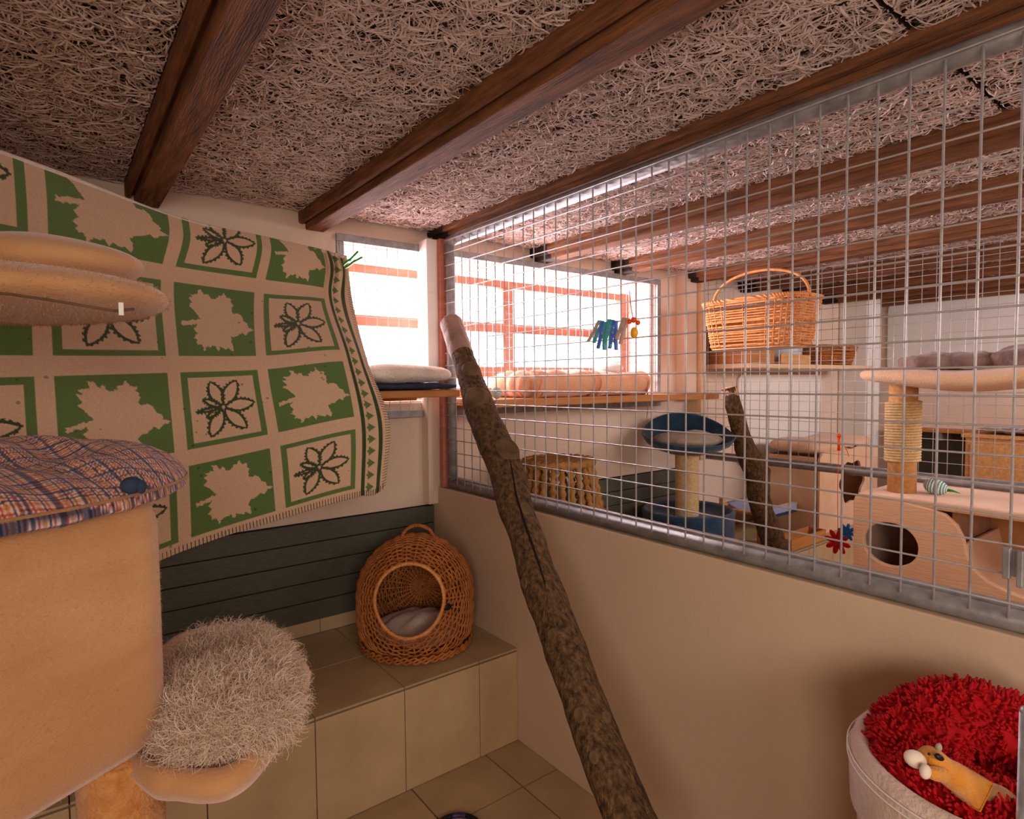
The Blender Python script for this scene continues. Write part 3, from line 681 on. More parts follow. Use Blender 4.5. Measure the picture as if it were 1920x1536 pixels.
    for nm, pr in (('hammock_rim', prof), ('hammock_underside', prof2)):
        GG = np.stack([np.stack([ctr+(e-ctr)*f+np.array([0, 0, h]) for f, h in pr]) for e in E3]); MB().grid(GG, True).build(nm, m_plush, t, smooth=True)
    MB().tube([ctr+(-.05, 0, -.036), np.array([pq[0], pq[1], .80])], .022, 10).build('hammock_arm', m_plush, t, smooth=True)
    return c, d, n, z1, ctr
cb, db, nb_, zb1, hctr = plush_tree()
# shaggy cushion in the lower hammock
cc = np.array([.225, 1.13, .902]); Rm = np.array([[.977, -.21, 0], [.21, .977, 0], [0, 0, 1]])
G = ell(cc, (.100, .165, .062), 80, 40, (.65, .85), R=Rm, nz=.012, nf=13, seed=9)
dn = np.exp(-((G[..., 0]-cc[0]+.02)**2+(G[..., 1]-cc[1]-.02)**2)/.005); G[..., 2] -= dn*.03*(G[..., 2] > cc[2])
mb = MB().grid(G); P, N_ = scatter(G, 36000, 11); N_ = np.where(((P-cc)*N_).sum(-1, keepdims=True) < 0, -N_, N_)
k = (P[:, 2] > .875); P, N_ = P[k], N_[k]
h = MB(); fur(h, P, N_, .027, .0008, .42, 7, 12, bias=(.1, -.1, -.15), lean=.9)
t = thing('shaggy_cushion', 'long haired cream cushion in the lower hammock of the plush tree', 'cushion', tuple(cc))
mb.build('cushion_body', m_fur, t, smooth=True); tag(h.build('long_pile', m_fur, t), kind='stuff')

# plaid cushion on the box
def plaid():
    g = np.linspace(-1, 1, 260); A_, B_ = np.meshgrid(g, g, indexing='ij')
    R_ = np.sqrt(A_**2+B_**2); ph = np.arctan2(B_, A_); sq = np.maximum(np.abs(A_), np.abs(B_)); f = np.where(R_ > 0, sq/np.maximum(R_, 1e-6), 1)
    X = A_*f; Y = B_*f; r = np.hypot(X, Y)
    edge = np.clip(1-r**4, 0, 1)**.5
    c = np.array(cb)+db*.035-nb_*.01; W_ = .315; D_ = .235
    col = np.ones(X.shape+(3,))*lin((226, 196, 188))
    def stripes(q, C):
        q = q*W_*1000 % 32
        for a, b, cl in ((1, 6, (84, 94, 130)), (8, 10, (200, 84, 56)), (13, 18, (232, 190, 140)), (20, 22.5, (66, 70, 100)), (25, 27, (196, 110, 70)), (28.5, 30, (110, 110, 150))):
            m_ = (q > a) & (q < b); C[m_] = C[m_]*np.array(lin(cl))**.8
    stripes(X+1, col); stripes(Y*.9+1, col)
    pts = []
    puff = .066+.012*np.cos(ph*3+1)*r+.007*np.sin(X*7+Y*3); tuft = -.022*np.exp(-((X-.3)**2+(Y+.35)**2)*30)-.014*np.exp(-((X+.35)**2+(Y-.2)**2)*30)
    base = zb1+.004
    out = []
    for s in (1, -1):
        Z = base+.016+s*(puff*edge if s > 0 else .014*edge)+(tuft*edge if s > 0 else 0)
        Z = Z-.03*np.clip(-Y-.6, 0, 1)*0
        P = c[None, None]+db*(X*W_)[..., None]+nb_*(Y*D_)[..., None]; P[..., 2] = Z+.016*Y+.004*np.sin(X*22+Y*9)*edge
        out.append(P)
    t = thing('plaid_cushion', 'flat plaid cushion in red, navy and cream on the plush box', 'cushion', (c[0], c[1], base))
    mb = MB().grid(out[0]); mb.grid(out[1][::-1]); cc_ = np.concatenate([col.reshape(-1, 3), col[::-1].reshape(-1, 3)])
    mb.build('cover', m_plaid, t, smooth=True, colors=cc_)
    pp = np.array([c+db*W_*math.cos(q)+nb_*D_*math.sin(q)+[0, 0, base+.016-c[2]] for q in np.linspace(0, 2*PI, 120, endpoint=False)])
    MB().tube(pp, .0022, 8, closed=True).build('piping', m_foxb, t, smooth=True)
    p = at(247, 910, .76); mbk = MB(); mbk.sphere(p, (.013, .011, .011), 14, 8); mbk.sphere(p+RT*.012-UP*.002, (.006, .006, .009), 10, 6); mbk.build('tie_knot', m_navy, t, smooth=True)
plaid()

# ------------------------------------------------------------------ red bed, right foreground
def red_bed():
    c = np.array([1.205, .29, 0]); R0 = .207; zr = .80
    t = thing('round_cat_barrel', 'round faded canvas cat barrel with a wide rim, right foreground', 'cat barrel', (c[0], c[1], 0))
    MB().lathe([(0, .0), (R0-.02, .0), (R0-.015, .02), (R0-.012, zr-.12), (R0-.01, zr-.1)], 64, c).build('drum', m_jean, t, smooth=True)
    MB().lathe([(R0-.015, zr-.13), (R0, zr-.11), (R0+.004, zr-.03), (R0-.004, zr-.004), (R0-.016, zr), (R0-.028, zr-.008), (R0-.034, zr-.05), (R0-.034, zr-.1), (0, zr-.1)], 64, c).build('rim', m_jean, t, smooth=True)
    for rz in (zr-.018, zr-.03):
        MB().tube([(c[0]+(R0+.005)*math.cos(q), c[1]+(R0+.005)*math.sin(q), rz) for q in np.linspace(0, 2*PI, 90, endpoint=False)], .0012, 5, closed=True).build('seam', m_white, t, smooth=True)
    # chenille cushion : ring bolster with a hollow
    tt = np.linspace(0, 2*PI, 81); pp = np.linspace(0, 2*PI, 33)
    Rr_ = .112; rr_ = .070; G = np.stack([np.stack([np.array([c[0]+(Rr_+rr_*math.cos(b))*math.cos(a), c[1]+(Rr_+rr_*math.cos(b))*math.sin(a), zr-.03+(rr_*.62+.03*max(0, math.cos(a-.6)))*math.sin(b)+.03*max(0, math.cos(a-.6))]) for b in pp]) for a in tt])
    tc = thing('red_cushion', 'shaggy red chenille cushion in the round cat barrel', 'cushion', (c[0], c[1], zr-.09))
    body = MB().grid(G); body.grid(ell((c[0], c[1], zr-.05), (.12, .12, .03), 30, 12)); body.build('cushion_body', m_red, tc, smooth=True)
    P, N_ = scatter(G, 5200, 21); cen = np.stack([c[0]+Rr_*np.cos(np.arctan2(P[:, 1]-c[1], P[:, 0]-c[0])), c[1]+Rr_*np.sin(np.arctan2(P[:, 1]-c[1], P[:, 0]-c[0])), np.full(len(P), zr-.03)], -1)
    N_ = np.where(((P-cen)*N_).sum(-1, keepdims=True) < 0, -N_, N_)
    k = P[:, 2] > zr-.06; P, N_ = P[k], N_[k]
    P2, N2 = scatter(ell((c[0], c[1], zr-.05), (.12, .12, .03), 30, 12), 900, 5); k = P2[:, 2] > zr-.05; P = np.concatenate([P, P2[k]]); N_ = np.concatenate([N_, np.tile([0, 0, 1.], (k.sum(), 1))])
    g = np.random.default_rng(4); mb = MB(); q = np.arange(4)*PI/2
    D = nrm(N_+g.normal(0, .42, N_.shape)+np.array([-.1, -.1, -.25])); L = g.uniform(.012, .021, len(P)); r = .0027
    A_ = nrm(np.cross(D, [.3, .2, 1])); B_ = np.cross(D, A_)
    ring = A_[:, None]*np.cos(q)[None, :, None]+B_[:, None]*np.sin(q)[None, :, None]
    P = P-N_*.003
    V = np.concatenate([P[:, None]+ring*r, P[:, None]+(D*L[:, None])[:, None]*.6+ring*r*1.15, P[:, None]+(D*L[:, None])[:, None]+ring*r*.6], 1)
    V = np.concatenate([V, (P+D*(L*1.06)[:, None])[:, None]], 1)
    F = [(a+k_, a+(k_+1) % 4, a+4+(k_+1) % 4, a+4+k_) for a in (0, 4) for k_ in range(4)]
    F = (np.array(F)[None]+(np.arange(len(P))*13)[:, None, None]).reshape(-1, 4)
    F3 = (np.array([(8, 9, 10, 11)])[None]+(np.arange(len(P))*13)[:, None, None]).reshape(-1, 4)
    mb.add(V.reshape(-1, 3), np.concatenate([F, F3])); tag(mb.build('chenille_tufts', m_red, tc, smooth=True), kind='stuff')
    return c, zr
rc, rz = red_bed()
# plush weasel toy
def skin(name, pts, edges, rad, m, parent, sub=2):
    me = bpy.data.meshes.new(name); o = bpy.data.objects.new(name, me); COL.objects.link(o)
    off = np.array(parent.location) if parent else 0
    me.from_pydata([tuple(np.asarray(p)-off) for p in pts], edges, []); me.materials.append(m)
    s = o.modifiers.new('sk', 'SKIN'); s.use_smooth_shade = True
    for i, r in enumerate(rad):
        r = r if isinstance(r, tuple) else (r, r); me.skin_vertices[0].data[i].radius = r
    me.skin_vertices[0].data[0].use_root = True
    u = o.modifiers.new('su', 'SUBSURF'); u.levels = sub; u.render_levels = sub
    if parent: o.parent = parent
    return o
def weasel():
    T0 = .93
    def q(x, y, t): return at(x, y, t-.035)
    t = thing('plush_toy', 'orange plush rodent toy with a white muzzle on the red cushion', 'plush toy', tuple(q(1780, 1450, T0)))
    nose, head, neck, sh, mid, hip = q(1708, 1422, .905), q(1745, 1425, .905), q(1768, 1443, .91), q(1785, 1452, .91), (q(1805, 1468, .915)), q(1822, 1478, .92)
    skin('body', [mid, sh, neck, head, q(1727, 1416, .905), hip, q(1830, 1484, .92)], [(0, 1), (1, 2), (2, 3), (3, 4), (0, 5), (5, 6)], [.022, .021, .019, .023, .015, .023, .008], m_foxo, t)
    MB().grid(ell(q(1716, 1424, .895), (.016, .012, .011), 20, 14, R=np.array([RT*.9-UP*.4, UP*.9+RT*.4, FW]))).build('muzzle', m_foxw, t, smooth=True)
    skin('forepaw', [q(1772, 1452, .89), q(1752, 1451, .88), q(1738, 1447, .875)], [(0, 1), (1, 2)], [.012, .010, .009], m_foxo, t)
    MB().grid(ell(q(1735, 1447, .873), (.009, .007, .010), 16, 10)).build('paw_tip', m_foxw, t, smooth=True)
    MB().grid(ell(q(1761, 1420, .885), (.0075, .004, .0045), 16, 10, R=np.array([RT*.85-UP*.5, FW, UP*.85+RT*.5]))).build('eye', m_black, t, smooth=True)
    MB().grid(ell(q(1742, 1414, .883), (.002, .002, .002), 10, 8)).build('stitched_dot', m_black, t, smooth=True)
    MB().grid(ell(q(1760, 1402, .905), (.007, .004, .006), 14, 8)).build('ear', m_greyfur, t, smooth=True)
    skin('tail', [q(1828, 1482, .92), q(1845, 1484, .925), q(1868, 1488, .93), q(1890, 1500, .93), q(1910, 1518, .93)], [(0, 1), (1, 2), (2, 3), (3, 4)], [.009, .013, .016, .015, .008], m_foxb, t)
weasel()
# steel post in front of the barrel, at the right edge
t = thing('steel_post', 'slim galvanised post at the right edge beside the red cushion', 'post', tuple(onp(1925, 1500, X=.98)*[1, 1, 0]))
pp_ = at(1925, 1430, .80)
MB().tube([(pp_[0], pp_[1], 0), (pp_[0], pp_[1], at(1925, 1335, .80)[2])], .0095, 14).build('tube', m_galv, t, smooth=True)
MB().sphere((pp_[0], pp_[1], at(1925, 1335, .80)[2]), .0095, 14, 8).build('rounded_cap', m_galv, t, smooth=True)
# latch bracket on the partition
t = thing('latch_bracket', 'galvanised latch bracket on the near mesh at the right edge', 'latch', tuple(onp(1903, 1065, X=1.41)))
a, b, c_, d_ = onp(1889, 1026, X=1.405), onp(1889, 1085, X=1.405), onp(1917, 1032, X=1.40), onp(1917, 1100, X=1.40)
MB().box(1.398, 1.41, a[1]-.006, a[1]+.006, b[2], a[2]).build('bracket_arm', m_galv, t, bevel=.002)
MB().box(1.385, 1.397, c_[1]-.005, c_[1]+.005, d_[2], c_[2]).build('bracket_arm', m_galv, t, bevel=.002)
MB().box(1.411, 1.414, c_[1]-.02, a[1]-.002, b[2]+.004, a[2]-.004).build('back_plate', m_galv, t, bevel=.001)
# ring toy on the floor
t = thing('ring_toy', 'purple and black ring toy on the floor tiles by the bench', 'toy', (1.0, 1.28, 0))
p = onp(857, 1527, Z=.012); Rg = .075; c_ = nrm((p-CAM)*[1, 1, 0]); cen = p-c_*Rg
for k in range(10):
    q = np.linspace(k*PI/5, (k+1)*PI/5, 9); MB().tube([(cen[0]+Rg*math.cos(x), cen[1]+Rg*math.sin(x), .009) for x in q], .0085, 10).build('ring_segment', m_purple if k % 2 else m_black, t, smooth=True)

# ------------------------------------------------------------------ middle pen
# blue cat tree
def blue_tree():
    c = np.array([2.93, 2.17, BZ]); R0 = .258
    t = thing('blue_cat_tree', 'denim blue cat tree with a bowl bed on a sisal post, middle pen', 'cat tree', tuple(c))
    nu = 72; th = np.arange(nu)*2*PI/nu; H_ = .30
    hole = math.atan2(-c[1]+.2, -c[0]+1.2)+.02
    g = []
    zs = np.linspace(0, H_, 15)
    mb = MB(); V = np.array([[(c[0]+R0*math.cos(a), c[1]+R0*math.sin(a), c[2]+z) for z in zs] for a in th]); F = []
    for i in range(nu):
        a = (th[i]+PI/nu-hole+PI) % (2*PI)-PI
        for j in range(14):
            z = (zs[j]+zs[j+1])/2
            if (a*R0/.10)**2+((z-.06)/.115)**2 < 1: continue
            i2 = (i+1) % nu; F.append((i*15+j, i2*15+j, i2*15+j+1, i*15+j+1))
    mb.add(V.reshape(-1, 3), F); mb.build('drum_wall', m_blue, t, smooth=True, solid=.012)
    MB().lathe([(0, .002), (R0-.014, .002), (R0-.014, .012), (0, .012)], 48, c).build('drum_floor', m_blue, t)
    MB().lathe([(0, H_-.03), (R0-.05, H_-.03), (R0-.03, H_-.005), (R0-.01, H_+.012), (R0+.004, H_), (R0+.002, H_-.03)], 60, c).build('drum_top', m_blue, t, smooth=True)
    pr = [(.0, H_-.03)]+[(.066+.0025*(k % 2), H_-.03+.0075*k) for k in range(50)]+[(0, H_+.345)]
    MB().lathe(pr, 32, c+np.array([-.01, 0, 0])).build('sisal_post', m_sisal, t, smooth=True)
    bc = c+np.array([0, 0, .625]); va = math.atan2(bc[1], bc[0])
    th = np.linspace(0, 2*PI, 61); G = []; Rb = .262
    for a in th:
        bk = math.cos(a-va-.2); rz = .11+.115*max(0, bk)**1.3-.045*max(0, -bk)**1.5
        row = [(0, 0), (.4, .005), (.7, .03), (.9, rz*.6), (1, rz), (.985, rz+.006), (.96, rz-.004), (.86, rz*.62), (.65, .045), (.35, .025), (0, .022)]
        G.append([bc+np.array([f*Rb*math.cos(a), f*Rb*math.sin(a), h]) for f, h in row])
    MB().grid(np.array(G)).build('bowl_bed', m_blue, t, smooth=True)
    G = ell(bc+np.array([-.0, -.0, .085]), (.205, .19, .045), 50, 22, nz=.014, nf=20, seed=6)
    tag(MB().grid(G).build('bowl_cushion', m_greyfur, None, smooth=True), 'beige cushion lying in the blue bowl bed', 'cushion')
blue_tree()

# beige ribbed cat tree with slide
def slide_tree():
    x0, x1 = 2.90, 3.40; y1 = 1.25; y0 = .15; zb, zt = .30, .915
    t = thing('ribbed_cat_tree', 'pale ribbed cat tree with a holed side, slide and high platform, middle pen', 'cat tree', (3.15, .8, 0))
    # side panel outline in (y, z)
    out = [(y1-.012, zb)]+[(y1-.004, zt-.05), (y1-.012, zt-.02), (y1-.035, zt-.003), (y1-.06, zt)]
    P = []
    for x, y in ((1700, 943), (1745, 955), (1772, 965), (1793, 985), (1806, 1010), (1812, 1040), (1824, 1066), (1850, 1090), (1885, 1108), (1920, 1122)):
        q = onp(x, y, X=x0); P.append((q[1], q[2]))
    out += P; l = P[-1]; out += [(l[0]-.12, l[1]-.05), (y0, l[1]-.09), (y0, zb)]
    hc = onp(1668, 1021, X=x0); hr = (.109, .095)
    def panel(x, m, nm):
        bm = bmesh.new(); n = 28
        o_ = [bm.verts.new((x, y, z)) for y, z in out]; h_ = [bm.verts.new((x, hc[1]+hr[0]*math.cos(k*2*PI/n), hc[2]+hr[1]*math.sin(k*2*PI/n))) for k in range(n)]
        e = [bm.edges.new((o_[i], o_[(i+1) % len(o_)])) for i in range(len(o_))]+[bm.edges.new((h_[i], h_[(i+1) % n])) for i in range(n)]
        bmesh.ops.triangle_fill(bm, use_beauty=True, edges=e)
        me = bpy.data.meshes.new(nm); bm.to_mesh(me); bm.free()
        me.transform(Matrix.Translation(-t.location)); me.materials.append(m); o = bpy.data.objects.new(nm, me); COL.objects.link(o); o.parent = t
        q = o.modifiers.new('s', 'SOLIDIFY'); q.thickness = .03; q.offset = 0; q2 = o.modifiers.new('b', 'BEVEL'); q2.width = .006; q2.segments = 2; q2.limit_method = 'ANGLE'
    panel(x0+.015, m_rib, 'front_side_panel'); MB().box(x1-.03, x1, y0, y1-.01, zb, zt).build('back_side_panel', m_plush, t, bevel=.006)
    MB().box(x0+.004, x1-.004, .30, y1-.02, zt-.035, zt).build('top_board', m_plushp, t, bevel=.012)
    MB().box(x0+.03, x1-.03, y1-.03, y1-.004, zb, zt-.03).build('end_panel', m_plushp, t, bevel=.006)
    MB().box(x0+.03, x1-.03, .85, .87, zb+.1, zt-.036).build('shade_divider', m_foxb, t)  # unseen brown divider added to keep the inside of the hole dark
    # slide surface
    sl = [(y, z-.03) for y, z in P[4:]]+[(y0, l[1]-.12)]
    G = np.array([[(x, y, z) for x in (x0+.03, x1-.03)] for y, z in sl]); MB().grid(G).build('slide', m_plushp, t, solid=.015)
    MB().box(x0+.03, x1-.03, y0, y1-.03, zb, zb+.02).build('inner_floor', m_plushp, t)
    for x, y in ((x0+.03, y0+.03), (x0+.03, y1-.05), (x1-.03, y0+.03), (x1-.03, y1-.05)): MB().box(x-.02, x+.02, y-.02, y+.02, 0, zb).build('leg', m_pine, t)
    MB().box(x1-.04, x1-.01, .25, .5, zt, ZC-.5).build('back_post', m_plushp, t) if False else None
    pb_ = np.array([3.06, 1.105]); pr = [(0, 0), (.058, 0), (.058, .16), (.058, .5), (0, .5)]
    MB().lathe([(0, zt), (.057, zt), (.057, 1.40), (0, 1.40)], 28, (pb_[0], pb_[1], 0)).build('wood_post', m_pine, t, smooth=True, bevel=0)
    rp = MB(); n = 12
    for k in range(n*24):
        pass
    zz = np.linspace(1.055, 1.325, 24*22+1); a = np.linspace(0, 2*PI*22, 24*22+1)
    rp.tube(np.stack([pb_[0]+(.066+.0012*np.sin(a*14))*np.cos(a), pb_[1]+(.066+.0012*np.sin(a*14))*np.sin(a), zz], -1), .0066, 7)
    rp.build('sisal_rope', m_sisal, t, smooth=True)
    # platform
    G = ell((3.10, .78, 1.448), (.25, .49, .047), 60, 20, (.6, .7), nz=.006, nf=8, seed=2); G[..., 2] -= .03*np.exp(-((G[..., 1]-.85)/.22)**2)
    MB().grid(G).build('platform', m_plushp, t, smooth=True)
    # mauve fleece
    tb = thing('mauve_fleece_blanket', 'crumpled mauve fleece on the high platform of the ribbed cat tree', 'blanket', (3.1, .8, 1.48))
    for k, (y, x, r, m_) in enumerate(((.92, 3.08, (.17, .20, .045), 0), (.60, 3.08, (.17, .20, .055), 0))):
        G = ell((x, y, 1.495), r, 60, 26, (.8, .8), nz=.014, nf=26, seed=k+3); G[..., 2] += .002; G = np.where(G[..., 2:] < 1.470, np.concatenate([G[..., :2], np.full_like(G[..., 2:], 1.470)], -1), G); MB().grid(G).build('fleece_fold', m_mauve, tb, smooth=True)
slide_tree()
# striped toy mouse on the box
def striped_ball(c, r, label, ax=None, tail=True):
    ax = nrm(np.array([0, 1., .2]) if ax is None else np.array(ax)); t = thing('striped_toy', label, 'cat toy', tuple(c))
    e1 = nrm(np.cross(ax, [0, 0, 1])); e2 = np.cross(ax, e1); n = 120; pr = []
    th = np.linspace(0, PI, n); u = np.arange(36)*2*PI/36; rr_ = r[1]
    G = np.stack([np.array([c+ax*math.cos(q)*r[0]+(e1*math.cos(a)+e2*math.sin(a))*(rr_*math.sin(q)*(1+.02*math.cos(q*44))) for q in th]) for a in u])
    col = np.where((np.sin(th[None]*24+u[:, None]) > 0)[..., None], np.array(lin((232, 230, 226))), np.array(lin((70, 160, 160))))
    MB().grid(G, True).build('yarn_body', m_vc, t, smooth=True, colors=col.reshape(-1, 3))
    if tail:
        a = c-ax*r[0]*.95; MB().tube([a, a-ax*.02+[0, 0, .004], a-ax*.05+[0, 0, .002]], [.007, .005, .001], 8).build('green_tail', m_green, t, smooth=True)
striped_ball(np.array([3.10, .985, .915+.033]), (.047, .034), 'teal and white striped toy mouse on the ribbed cat tree')
striped_ball(np.array([1.635, 2.27, 1.354+.026]), (.027, .026), 'small teal and white striped ball on the middle window shelf', ax=(.3, 1, .6), tail=False)

# wand toy
t = thing('wand_toy', 'orange string toy with red and blue felt flowers on the second mesh', 'cat toy', tuple(onp(1570, 830, X=3.44)))
a = onp(1573, 825, X=3.445); b = onp(1571, 1000, X=3.42)
MB().tube([a+[0, 0, .02], a-[0, 0, .06]], .008, 10).build('handle_grip', m_orange, t, smooth=True)
MB().sphere(a+[0, 0, .022], .012, 12, 8).build('grip_knob', m_orange, t, smooth=True)
MB().tube([a-[0, 0, .05], (a+b)/2+[0, .004, 0], b], .0018, 6).build('string', m_orange, t)
MB().tube([a+[0, -.03, -.03], a+[0, -.045, -.06], a+[0, -.055, -.09]], .002, 6).build('loose_string', m_orange, t)
for (cx, cy, m, nm, r) in ((1570, 1016, m_redp, 'red_flower', .072), (1588, 998, m_bluep, 'blue_flower', .05)):
    c = onp(cx, cy, X=3.41); f = None
    for k in range(8):
        an = k*PI/4+.2; d = np.array([0, math.cos(an), math.sin(an)]); e = np.cross(d, [1, 0, 0])
        pt = ell(c+d*r*.6, (1, 1, 1), 16, 10); R_ = np.array([d*r*.42, e*r*.2, np.array([1, 0, 0])*.008]); loc = ell((0, 0, 0), (1, 1, 1), 16, 10)@R_+(c+d*r*.58)
        if f is None: f = MB().sphere(c, (.012, .014, .014), 12, 8).build(nm, m, t, smooth=True)
        o = MB().grid(loc).build('petal', m, f, smooth=True); o.matrix_parent_inverse = Matrix.Translation(-Vector(t.location))

# water hyacinth basket house behind the log
def hyacinth():
    c = np.array([1.97, 2.22, BZ]); t = thing('woven_cat_tower', 'braided water hyacinth cat den behind the mesh and the log', 'cat den', tuple(c))
    nc = 26
    def rad(z): s = z/.70; return .265*(1-.42*s**1.5)
    for k in range(nc):
        a = k*2*PI/nc; pts = []; rs = []
        for i in range(60):
            z = .70*i/59*.97; r_ = rad(z); pts.append(c+np.array([r_*math.cos(a), r_*math.sin(a)*.95, z])); rs.append(.021*(1-.3*i/59)*(1+.28*math.sin(i*1.9+(k % 2)*1.6)))
        MB().tube(pts, rs, 7).build('braid', m_grass, t, smooth=True)
    MB().lathe([(0, .66), (.10, .675), (.15, .672), (.165, .65)], 40, c).build('lid', m_grass, t, smooth=True)
    for z in (.02, .66):
        q = np.linspace(0, 2*PI, 80, endpoint=False); r_ = rad(z)+.008
        MB().tube([c+np.array([r_*math.cos(x), r_*.95*math.sin(x), z+.006*math.sin(x*30)]) for x in q], .017, 7, closed=True).build('rim_braid', m_grass, t, smooth=True)
hyacinth()

# peach roll bed on the middle shelf
def peach_bed():
    z = 1.354; x0, x1, y0, y1 = 1.80, 2.60, 2.22, 2.48; r = .062
    t = thing('peach_bolster_bed', 'peach fleece bolster bed tied with ribbons on the middle window shelf', 'cat bed', ((x0+x1)/2, (y0+y1)/2, z))
    def bol(a, b, rr=r, seed=0, m=m_peach):
        a = np.array(a); b = np.array(b); n = 40; s = np.linspace(0, 1, n); P = a+(b-a)*s[:, None]
        R_ = rr*(1-.25*np.exp(-(s/.05)**2)-.25*np.exp(-((1-s)/.05)**2))*(1+.05*np.sin(s*17+seed))
        P[:, 2] += R_-rr
        mb = MB().tube(P, R_, 18); V = np.concatenate(mb.V); V = V+nrm(V-np.concatenate([np.repeat(P, 18, 0)[:len(V)]]))*(wnoise(V, 26, seed)*.004)[:, None]; mb.V = [V]; mb.build('bolster', m, t, smooth=True, bevel=0)
    bol((x0, y0, z+r), (x0+.39, y0, z+r), seed=1); bol((x0+.39, y0, z+r*.97), (x1, y0, z+r*.97), .060, seed=2)
    bol((x0, y0, z+r), (x0, y1, z+r), seed=3); bol((x1, y0, z+r), (x1, y1, z+r), seed=4); bol((x0, y1, z+r), (x1, y1, z+r), seed=5)
    G = ell(((x0+x1)/2, (y0+y1)/2, z+.085), (.36, .11, .05), 60, 20, (.5, .8), nz=.012, nf=16); MB().grid(G).build('inner_cushion', m_fleece, t, smooth=True)
    for x in (x0+.015, x0+.36, x0+.41, x1-.03):
        q = np.linspace(0, 2*PI, 30, endpoint=False); MB().tube([(x+.006*math.sin(3*k), y0+(r+.003)*math.cos(k), z+r+(r+.002)*math.sin(k)) for k in q], .006, 6, closed=True).build('ribbon', m_peach, t, smooth=True)
    MB().tube([(x1-.05, y0-r-.004, z+.03), (x1-.045, y0-r-.006, z-.02), (x1-.05, y0-r-.008, z-.09), (x1-.055, y0-r-.004, z-.13)], [.004, .004, .003, .001], 6).build('hanging_ribbon', m_foxb, t, smooth=True)
    tc = MB().grid(ell((2.43, 2.33, z+.145), (.09, .07, .022), 30, 14, nz=.008, nf=40)); tag(tc.build('patterned_cloth', m_white, None, smooth=True), 'small white patterned cloth lying in the peach bolster bed', 'cloth')
peach_bed()

# shopping basket hung on the second mesh
def hamper(c, L, W_, H_, name, label, m, handle=True, nst=34, nrow=18, flare=.16, pw=.45, rw=.0052, tilt=0):
    t = thing(name, label, 'basket', tuple(c)); c = np.array(c, float)
    def S(u, v):
        a = 2*PI*u; sg = lambda x: np.sign(x)*np.abs(x)**pw; f = 1-flare*(1-v)
        P = np.stack([c[0]+W_/2*sg(np.cos(a))*f, c[1]+L/2*sg(np.sin(a))*f, c[2]+H_*v+tilt*L/2*sg(np.sin(a))], -1)
        N_ = nrm(np.stack([np.sign(np.cos(a))*np.abs(np.cos(a))**(2-pw)/W_, np.sign(np.sin(a))*np.abs(np.sin(a))**(2-pw)/L, np.zeros_like(a)], -1)); return P, N_
    mw, ms = weave(S, nst, nrow, .0036, rw, .0045, 4, nv_st=10, v0=.02, v1=.98)
    tag(mw.build('woven_strands', m, t, smooth=True), kind='stuff'); tag(ms.build('stakes', m, t, smooth=True), kind='stuff')
    for k in range(2):
        u = np.linspace(0, 1, 260, endpoint=False); P, N_ = S(u, np.full(260, 1.0)); P = P+N_*(.006*np.sin(u*2*PI*40+k*PI))[:, None]; P[:, 2] += .006*np.cos(u*2*PI*40+k*PI)
        MB().tube(P, .0075, 6, closed=True).build('rim_braid', m, t, smooth=True)
    P, N_ = S(np.linspace(0, 1, 80, endpoint=False), np.full(80, .02)); bt = MB(); bt.add(np.concatenate([P, [P.mean(0)]]), [(k, (k+1) % 80, 80) for k in range(80)]); bt.build('base', m, t, solid=.006)
    if handle:
        q = np.linspace(0, PI, 50); y_ = L/2*.98
        MB().tube([(c[0]-.02, c[1]+y_*math.cos(x), c[2]+H_+tilt*y_*math.cos(x)-.03+.20*math.sin(x)**.7) for x in q], .0085, 8).build('handle', m, t, smooth=True)
        for s in (1, -1):
            MB().tube([(c[0]+.02*k, c[1]+s*y_, c[2]+H_-.02+tilt*s*y_+.012*k_) for k, k_ in ((-1, 0), (1, 0), (1, 1), (-1, 1), (-1, 2), (1, 2))], .006, 6).build('handle_wrap', m, t, smooth=True)
        for s in (.6, -.6): MB().tube([(c[0]+W_/2-.01, c[1]+s*L/2, c[2]+H_-.02), (3.452, c[1]+s*L/2, c[2]+H_+.02), (3.475, c[1]+s*L/2, c[2]+H_+.03)], .003, 6).build('hanging_hook', m_galv, t)
    return t
hamper((3.22, 1.90, 1.605), .60, .36, .27, 'shopping_basket', 'honey coloured wicker shopping basket with handle hung on the second mesh', m_wick2)

# ------------------------------------------------------------------ far pen
shelf(3.52, 5.34, 2.14, 1.505, 1.535, 'pale wooden wall shelf in the far pen carrying the crate and low basket', m_paleshelf)
hamper((4.85, 2.30, 1.536), .26, .62, .14, 'low_basket', 'low brown wicker tray basket on the far pale shelf', m_wick, False, 40, 12, .2, .4)
def crate(x0, x1, y0, y1, z0, z1, label, m, n=3, name='wooden_crate', th=.012):
    t = thing(name, label, 'crate', ((x0+x1)/2, (y0+y1)/2, z0)); h = (z1-z0)/n
    for k in range(n):
        za, zb_ = z0+k*h+.003, z0+(k+1)*h-.003
        MB().box(x0, x1, y0, y0+th, za, zb_).build('slat', m, t, bevel=.002); MB().box(x0, x1, y1-th, y1, za, zb_).build('slat', m, t, bevel=.002)
        MB().box(x0, x0+th, y0+th, y1-th, za, zb_).build('slat', m, t, bevel=.002); MB().box(x1-th, x1, y0+th, y1-th, za, zb_).build('slat', m, t, bevel=.002)
    MB().box(x0+th, x1-th, y0+th, y1-th, z0, z0+.01).build('base_board', m, t)
    return t
crate(3.56, 3.86, 2.17, 2.47, 1.536, 1.83, 'orange brown wooden crate at the left end of the far pale shelf', m_oak)
t = thing('storage_tub', 'white lidded plastic tub on the far pale shelf behind the hanging basket', 'tub', (4.18, 2.32, 1.536))
MB().lathe([(0, 0), (.13, 0), (.15, .42), (0, .42)], 40, (4.18, 2.32, 1.537)).build('tub_body', m_bucket, t, smooth=True)
